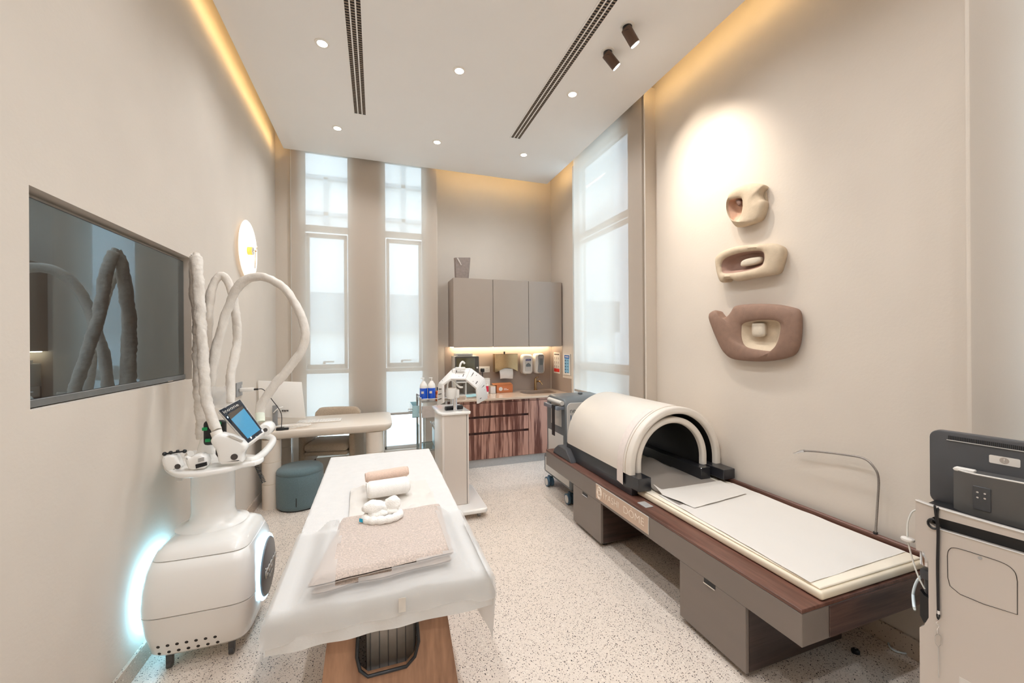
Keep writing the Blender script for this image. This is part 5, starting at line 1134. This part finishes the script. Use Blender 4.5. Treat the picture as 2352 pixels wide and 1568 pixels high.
# lanyard
t = thing('lanyard', 'black cord lanyard with a wire hook hanging on the right-hand machine', 'lanyard', F0+Vector((0, 0, 0.9)), math.atan2(d_.y, d_.x), local=True)
def LL(u, v, off=-0.007): q = loc(off, u, v); return Vector((q.x, q.y, q.z-0.9))
obj('cord', MB().tube(spline([LL(2147, 1166, 0.004), LL(2147, 1162, -0.003), LL(2149, 1180), LL(2154, 1220), LL(2153, 1300), LL(2155, 1405)], 6), 0.0036, 8).tube(spline([LL(2156, 1170, 0.004), LL(2155, 1167, -0.003), LL(2153, 1185), LL(2156, 1220), LL(2155, 1300), LL(2156, 1405)], 6), 0.003, 8).tube(spline([LL(2155, 1405), LL(2152, 1412), LL(2155, 1422), LL(2158, 1412), LL(2156, 1405)], 4), 0.0022, 6), M_BLACK, t)
obj('ferrule', MB().cyl(LL(2155.5, 1401), LL(2155.5, 1409), 0.0048), M_CHROME, t)
obj('swivel_hook', MB().tube(spline([LL(2155, 1423), LL(2151, 1430), LL(2157, 1437), LL(2153, 1444), LL(2154, 1455)], 5), 0.0012, 6), M_CHROME, t)
obj('wire_pin', MB().tube([LL(*q) for q in ((2154, 1455), (2148, 1460), (2148, 1475), (2155, 1487), (2162, 1480), (2162, 1462), (2156, 1456))], 0.0012, 6).tube([LL(2155, 1487), LL(2156, 1556)], 0.0012, 6), M_STEEL, t)
q_ = loc(0, 2146, 1203)
obj('coiled_cable', MB().tube([Vector((q_.x+0.014*math.cos(a*0.5)-0.002, -0.003+0.001*a/12, q_.z-0.9+0.017*math.sin(a*0.5))) for a in range(26)], 0.0035, 8), M_BLACK, t)

# ================================================================== WHITE TREATMENT MACHINE (left)
icx, icy = -0.845, 2.565
IM = thing('white_treatment_machine', 'bulky white machine on castors by the left wall, fabric-sleeved hoses rising from it', 'machine', (icx, icy, 0))
def se(hx, hy, z, n=6.0, N=64, cx=icx, cy=icy):
    r = []
    for k in range(N):
        a = 2*PI*(k+0.5)/N; c, s_ = math.cos(a), math.sin(a); r.append((cx+hx*math.copysign(abs(c)**(2/n), c), cy+hy*math.copysign(abs(s_)**(2/n), s_), z))
    return r
lowr = MB().rings([se(0.150, 0.150, 0.078), se(0.200, 0.205, 0.082), se(0.212, 0.222, 0.10), se(0.232, 0.245, 0.20), se(0.241, 0.258, 0.292), se(0.234, 0.251, 0.2930)])
lo_b = lowr.b.copy(); low = obj('lower_body', lowr, M_WHITE, IM, 50)
obj('middle_body', MB().rings([se(0.235, 0.252, 0.2965), se(0.242, 0.259, 0.299), se(0.243, 0.260, 0.34), se(0.238, 0.252, 0.42), se(0.226, 0.234, 0.49), se(0.210, 0.214, 0.535), se(0.203, 0.206, 0.5375)]), M_WHITE, IM, 50)
obj('lid', MB().rings([se(0.204, 0.207, 0.5395), se(0.208, 0.211, 0.542), se(0.195, 0.198, 0.570), se(0.165, 0.168, 0.592), se(0.12, 0.12, 0.603), se(0.05, 0.05, 0.604)]), M_WHITE, IM, 50)
obj('joint_core', MB().rings([se(0.23, 0.245, 0.285), se(0.232, 0.247, 0.30), se(0.20, 0.205, 0.53), se(0.20, 0.203, 0.545)]), M_GROOVE, IM, 50)
from mathutils.bvhtree import BVHTree
bv = BVHTree.FromBMesh(lo_b); b = MB(); C0 = Vector((0, 0, CAMZ))
for (u0, v0), (u1, v1), n in (((363, 1486), (494, 1462), 7), ((366, 1501), (500, 1474), 7), ((368, 1513), (507, 1486), 7)):
    for k in range(n):
        u, v = u0+(u1-u0)*k/(n-1), v0+(v1-v0)*k/(n-1); r = (FWD*F+RGT*(u-CX)-UPV*(v-CY)).normalized(); h = bv.ray_cast(C0, r)
        if h[0]: 
            q = h[0]-Vector(ORG[IM])*0; b.cyl(h[0]+h[1]*0.0005-h[1]*0.004, h[0]+h[1]*0.0008, 0.0075, n=14)
obj('vent_holes', b, M_GROOVE, low, False)
lo_b.free()
for x, y in ((icx-0.13, icy-0.17), (icx+0.13, icy-0.17), (icx-0.13, icy+0.17), (icx+0.13, icy+0.17)):
    obj('castor', MB().cyl((x-0.010, y, 0.020), (x+0.010, y, 0.020), 0.020).box((x-0.014, y-0.012, 0.025), (x+0.014, y+0.012, 0.0775), 0.003), M_CHAR, IM)
# glowing side discs
M_GLOW = emis('ice_blue_ring_light', (170, 226, 255), 6.5)
dc = Vector((icx+0.240, icy+0.01, 0.335))
obj('glow_ring', MB().lathe([(0.150, 0.0), (0.168, 0.0), (0.172, 0.006), (0.168, 0.012), (0.150, 0.012)], dc-Vector((0.002, 0, 0)), 56, 'x'), M_GLOW, IM)
dk = obj('logo_disc', MB().lathe([(0.001, 0.026), (0.12, 0.025), (0.150, 0.018), (0.154, 0.012), (0.150, 0.0), (0.001, 0.0)], dc, 56, 'x'), mat('steel_grey_disc', (122, 126, 130), 0.3, 0.3), IM)
text('lettering', 'icoone', 0.088, dc+Vector((0.0285, 0, 0.01)), (0, 1, 0), (0, 0, 1), M_LGREY, dk, depth=0.002)
text('lettering', 'laser', 0.036, dc+Vector((0.0275, 0, -0.045)), (0, 1, 0), (0, 0, 1), M_LGREY, dk, depth=0.001)
lc = Vector((icx-0.238, icy+0.01, 0.33))
obj('glow_ring', MB().lathe([(0.135, 0.0), (0.190, 0.0), (0.194, -0.010), (0.190, -0.018), (0.135, -0.018)], lc, 56, 'x'), emis('ice_blue_ring_light_wall', (150, 220, 255), 14), IM)
obj('side_disc', MB().lathe([(0.001, 0.0), (0.150, 0.0), (0.150, -0.022), (0.001, -0.024)], lc, 40, 'x'), M_GREYP, IM)
# column and tray
ccx, ccy = -0.868, 2.63
obj('column', MB().rings([se(0.165, 0.150, 0.604, 2.3, 48, ccx, ccy), se(0.135, 0.125, 0.612, 2.2, 48, ccx, ccy), se(0.108, 0.098, 0.635, 2.1, 48, ccx, ccy), se(0.101, 0.09, 0.67, 2, 48, ccx, ccy), se(0.101, 0.09, 0.945, 2, 48, ccx, ccy)]), M_WHITE, IM, 50)
TRZ = 0.955
tp = [at('z', TRZ, *q) for q in ((374, 1052), (377, 1070), (398, 1084), (430, 1086), (480, 1081), (530, 1072), (562, 1062), (590, 1058), (606, 1046), (560, 1040), (545, 1028), (500, 1026), (445, 1034), (400, 1036), (380, 1042))]
tp = [(max(p.x, -1.105), p.y) for p in resample(spline(tp, 5, True), 60)]
obj('tray', MB().prism(tp, 'z', TRZ-0.028, TRZ, 0.009, 3), M_WHITE, IM, 50)
hp_ = [at('z', TRZ+0.0, *q) for q in ((560, 1056), (582, 1056), (604, 1042), (622, 1022), (626, 1008), (612, 1001), (592, 1002), (575, 1006))]
obj('handle_bar', MB().tube(spline(hp_, 6), 0.021, 14), M_WHITE, IM)
mx, my = -0.945, 2.80
obj('mast_foot', MB().lathe([(0.001, 0), (0.06, 0), (0.042, 0.08), (0.038, 0.12), (0.001, 0.12)], (mx, my, TRZ+0.0005)), M_WHITE, IM)
def W2(pts, ys): return [Vector((max(p.x, -1.07), p.y, p.z)) for p in (at('y', yy, *q) for q, yy in zip(pts, ys))]
def sleeve(name, pts, ys, r, seed, rf=None):
    ctr = resample(spline(W2(pts, ys), 10), 130, False); rs = []; up = None
    for i, p in enumerate(ctr):
        dd = (ctr[min(i+1, len(ctr)-1)]-ctr[max(i-1, 0)]).normalized()
        if up is None: up = dd.orthogonal().normalized()
        up = (up-dd*up.dot(dd)).normalized(); yv = dd.cross(up); k = i/(len(ctr)-1); rr_ = r*(rf(k) if rf else 1)
        ring = []
        for q in range(22):
            a = 2*PI*q/22; v = up*math.cos(a)+yv*math.sin(a)
            wv = 0.09*noise.noise(Vector((i*0.50, math.cos(a)*1.2+seed, math.sin(a)*1.2)))+0.13*noise.noise(Vector((i*0.14, math.cos(a)*0.8+seed*2, math.sin(a)*0.8+4)))
            ring.append(p+v*rr_*(1+wv*1.6))
        rs.append(ring)
    obj(name, MB().rings(rs), M_SLEEVE, IM, 70)
sleeve('hose_sleeve', [(468, 1006), (463, 930), (459, 840), (456, 740), (449, 660), (447, 610), (449, 585)], [2.80]*4+[2.76, 2.74, 2.72], 0.036, 1.0, lambda k: 1.0-0.25*k if k < 0.97 else 0.6)
sleeve('hose_sleeve', [(451, 582), (455, 640), (459, 720), (466, 800), (468, 860), (476, 920), (487, 960), (498, 988)], [2.72, 2.68, 2.66, 2.62, 2.58, 2.55, 2.50, 2.47], 0.027, 2.0, lambda k: (0.6 if k < 0.02 else 1.05-0.15*k))
sleeve('hose_sleeve', [(474, 880), (477, 800), (480, 720), (488, 660), (508, 632), (528, 655), (540, 710), (545, 770), (540, 815), (530, 860), (529, 925)], [2.82, 2.84, 2.86, 2.88, 2.90, 2.90, 2.88, 2.86, 2.82, 2.78, 2.74], 0.023, 3.0)
sleeve('hose_sleeve', [(484, 900), (492, 820), (510, 750), (530, 690), (558, 648), (598, 635), (645, 655), (680, 700), (700, 755), (694, 800), (662, 848), (630, 885), (603, 925), (597, 948)], [2.76, 2.76, 2.76, 2.76, 2.74, 2.72, 2.70, 2.68, 2.66, 2.66, 2.66, 2.66, 2.66, 2.66], 0.0245, 4.0)
# handpieces
def silh(pts, y): return [(p.x, p.z) for p in (at('y', y, *q) for q in pts)]
def emblem(c, r, parent): 
    e = MB().cyl(c, c+Vector((0, -0.0015, 0)), r); o = obj('emblem', e, mat('dark_emblem', (70, 64, 62), 0.4), parent, False)
hpd = obj('handpiece', MB().prism(resample([Vector((a, b)) for a, b in silh([(492, 1001), (500, 995), (512, 993), (532, 998), (558, 1009), (570, 1018), (571, 1026), (562, 1040), (561, 1057), (540, 1061), (513, 1063), (506, 1056), (504, 1040), (500, 1028), (492, 1018), (488, 1009)], 2.46)], 60), 'y', 2.42, 2.50, 0.016, 3), M_WHITE, IM, 50)
emblem(at('y', 2.419, 538, 1049), 0.016, hpd)
obj('grip_inset', MB().prism(silh([(522, 998), (536, 1001), (560, 1012), (556, 1014), (534, 1006)], 2.42), 'y', 2.4185, 2.43), M_LGREY, hpd, False)
obj('shadow_gap', MB().prism(silh([(497, 1030), (503, 1032), (507, 1045), (504, 1052), (497, 1042)], 2.44), 'y', 2.43, 2.47), M_GROOVE, hpd, False)
obj('hose_collar', MB().cyl(at('y', 2.47, 496, 990), at('y', 2.465, 500, 1000), 0.026), M_WHITE2, IM)
h2 = obj('handpiece', MB().prism(resample([Vector((a, b)) for a, b in silh([(427, 1046), (436, 1041), (443, 1047), (452, 1041), (466, 1040), (478, 1046), (482, 1056), (480, 1066), (474, 1073), (450, 1076), (437, 1073), (432, 1062)], 2.44)], 50), 'y', 2.41, 2.475, 0.014, 3), M_WHITE, IM, 50)
obj('roller_window', MB().prism(silh([(450, 1066), (475, 1060), (476, 1068), (451, 1075)], 2.41), 'y', 2.404, 2.412), M_BLACK, h2, False)
tl = MB()
for k in range(3): tl.prism(silh([(454, 1060-k*3), (468, 1056.5-k*3), (468, 1057.3-k*3), (454, 1060.8-k*3)], 2.405), 'y', 2.4085, 2.4102)
obj('print_lines', tl, M_GROOVE, h2, False)
obj('end_ring', MB().cyl(at('y', 2.44, 432, 1046), at('y', 2.43, 438, 1041), 0.016), M_LGREY, h2)
h3 = obj('handpiece', MB().prism(resample([Vector((a, b)) for a, b in silh([(380, 1044), (395, 1040), (408, 1044), (414, 1056), (420, 1070), (410, 1080), (396, 1084), (386, 1076), (378, 1064), (376, 1052)], 2.50)], 50), 'y', 2.47, 2.535, 0.013, 3), M_WHITE, IM, 50)
obj('rollers', MB().ball(at('y', 2.48, 378, 1042), 0.010, 14).ball(at('y', 2.48, 392, 1039), 0.009, 14).ball(at('y', 2.50, 408, 1036), 0.008, 14).ball(at('y', 2.50, 424, 1036), 0.010, 14).cyl(at('y', 2.49, 378, 1042), at('y', 2.49, 424, 1036), 0.004), M_BLACK, h3)
emblem(at('y', 2.469, 408, 1071), 0.013, h3)
h4c = at('y', 2.62, 613, 983)
h4 = obj('handpiece', MB().lathe([(0.001, -0.05), (0.028, -0.048), (0.036, -0.035), (0.038, 0.03), (0.03, 0.045), (0.001, 0.048)], h4c, 32, 'y'), M_WHITE, IM, 50)
emblem(h4c+Vector((0.004, -0.0502, 0)), 0.011, h4)
obj('hose_collar', MB().cyl(at('y', 2.66, 597, 946), at('y', 2.64, 598, 968), 0.024), mat('pale_green_collar', (222, 228, 212), 0.4), IM)
obj('lower_bracket', MB().box(at('y', 2.5, 404, 1084)+Vector((0, 0, -0.05)), at('y', 2.5, 416, 1084)+Vector((0, 0.03, 0.01)), 0.004), M_LGREY, IM)
# tablet
tq = [at('y', 2.60, 500, 942), at('y', 2.66, 551, 915), at('y', 2.52, 608, 992), at('y', 2.46, 570, 1021)]
tb_ = obj('tablet_case', MB().slab([tq[3], tq[2], tq[1], tq[0]], 0.030, 0.007, 3), M_WHITE, IM)
cen = sum(tq, Vector())/4; nt_ = (tq[2]-tq[3]).cross(tq[0]-tq[3]).normalized()
obj('bezel', MB().slab([q.lerp(cen, 0.05)+nt_*0.003 for q in (tq[3], tq[2], tq[1], tq[0])], 0.004, 0.0015), mat('dark_blue_bezel', (30, 42, 56), 0.06, coat=1.0), tb_)
def tp2(a, b, h=0.0045): return tq[0].lerp(tq[1], a).lerp(tq[3].lerp(tq[2], a), b)+nt_*h
obj('screen', MB().slab([tp2(0.16, 0.90), tp2(0.88, 0.90), tp2(0.88, 0.20), tp2(0.16, 0.20)], 0.001), mat('blue_window_reflection', (40, 110, 150), 0.05, coat=1.0, emit=(96, 176, 212), estr=0.45), tb_, False)  # blue colour and weak glow stand for a window reflected in the glass
obj('screen_shade', MB().slab([tp2(0.16, 0.34, 0.0048), tp2(0.88, 0.27, 0.0048), tp2(0.88, 0.20, 0.0048), tp2(0.16, 0.20, 0.0048)], 0.0004), mat('grey_screen_area', (84, 82, 80), 0.1), tb_, False)
text('lettering', 'icoone', 0.030, tp2(0.44, 0.12, 0.0050), tq[1]-tq[0], tq[0]-tq[3], M_PAPER, tb_)
bk = at('y', 2.68, 492, 993)
cb = obj('cable_holder', MB().box((bk.x-0.05, 2.66, bk.z-0.07), (bk.x+0.06, 2.70, bk.z+0.07), 0.02, 3), M_BLACK, IM)
gm = mat('green_clip', (20, 150, 84), 0.4)
for (u, v) in ((470, 985), (502, 972), (477, 1011), (503, 994)): q = at('y', 2.655, u, v); obj('green_clip', MB().box(q+Vector((-0.012, -0.004, -0.009)), q+Vector((0.012, 0.006, 0.009)), 0.002, 1), gm, cb)
pq = at('y', 2.60, 498, 912); rows = [[(pq.x-0.045+0.09*i/8, 2.60+0.012*noise.noise(Vector((i*.6, j*.6, 0))), pq.z-0.06+0.12*j/8+0.006*noise.noise(Vector((i, 3, j)))) for i in range(9)] for j in range(9)]
t = thing('plastic_pouch', 'crumpled clear plastic pouch with a white card hooked behind the tablet', 'pouch', (pq.x, 2.6, pq.z-0.06)); obj('film', MB().grid(rows), M_VEIL, t, 70); obj('card', MB().box((pq.x-0.03, 2.608, pq.z-0.045), (pq.x+0.035, 2.610, pq.z+0.03)), M_PAPER, t, False)
cq = [at('y', 2.55, 578+4*k/3.0, 1062) for k in range(2)]
co = at('y', 2.60, 588, 1066); obj('coiled_lead', MB().tube([(co.x+0.010*math.cos(k*0.8)+0.0004*k, 2.60+0.010*math.sin(k*0.8), co.z-0.0011*k) for k in range(100)], 0.0022, 6), M_BLACK, IM)
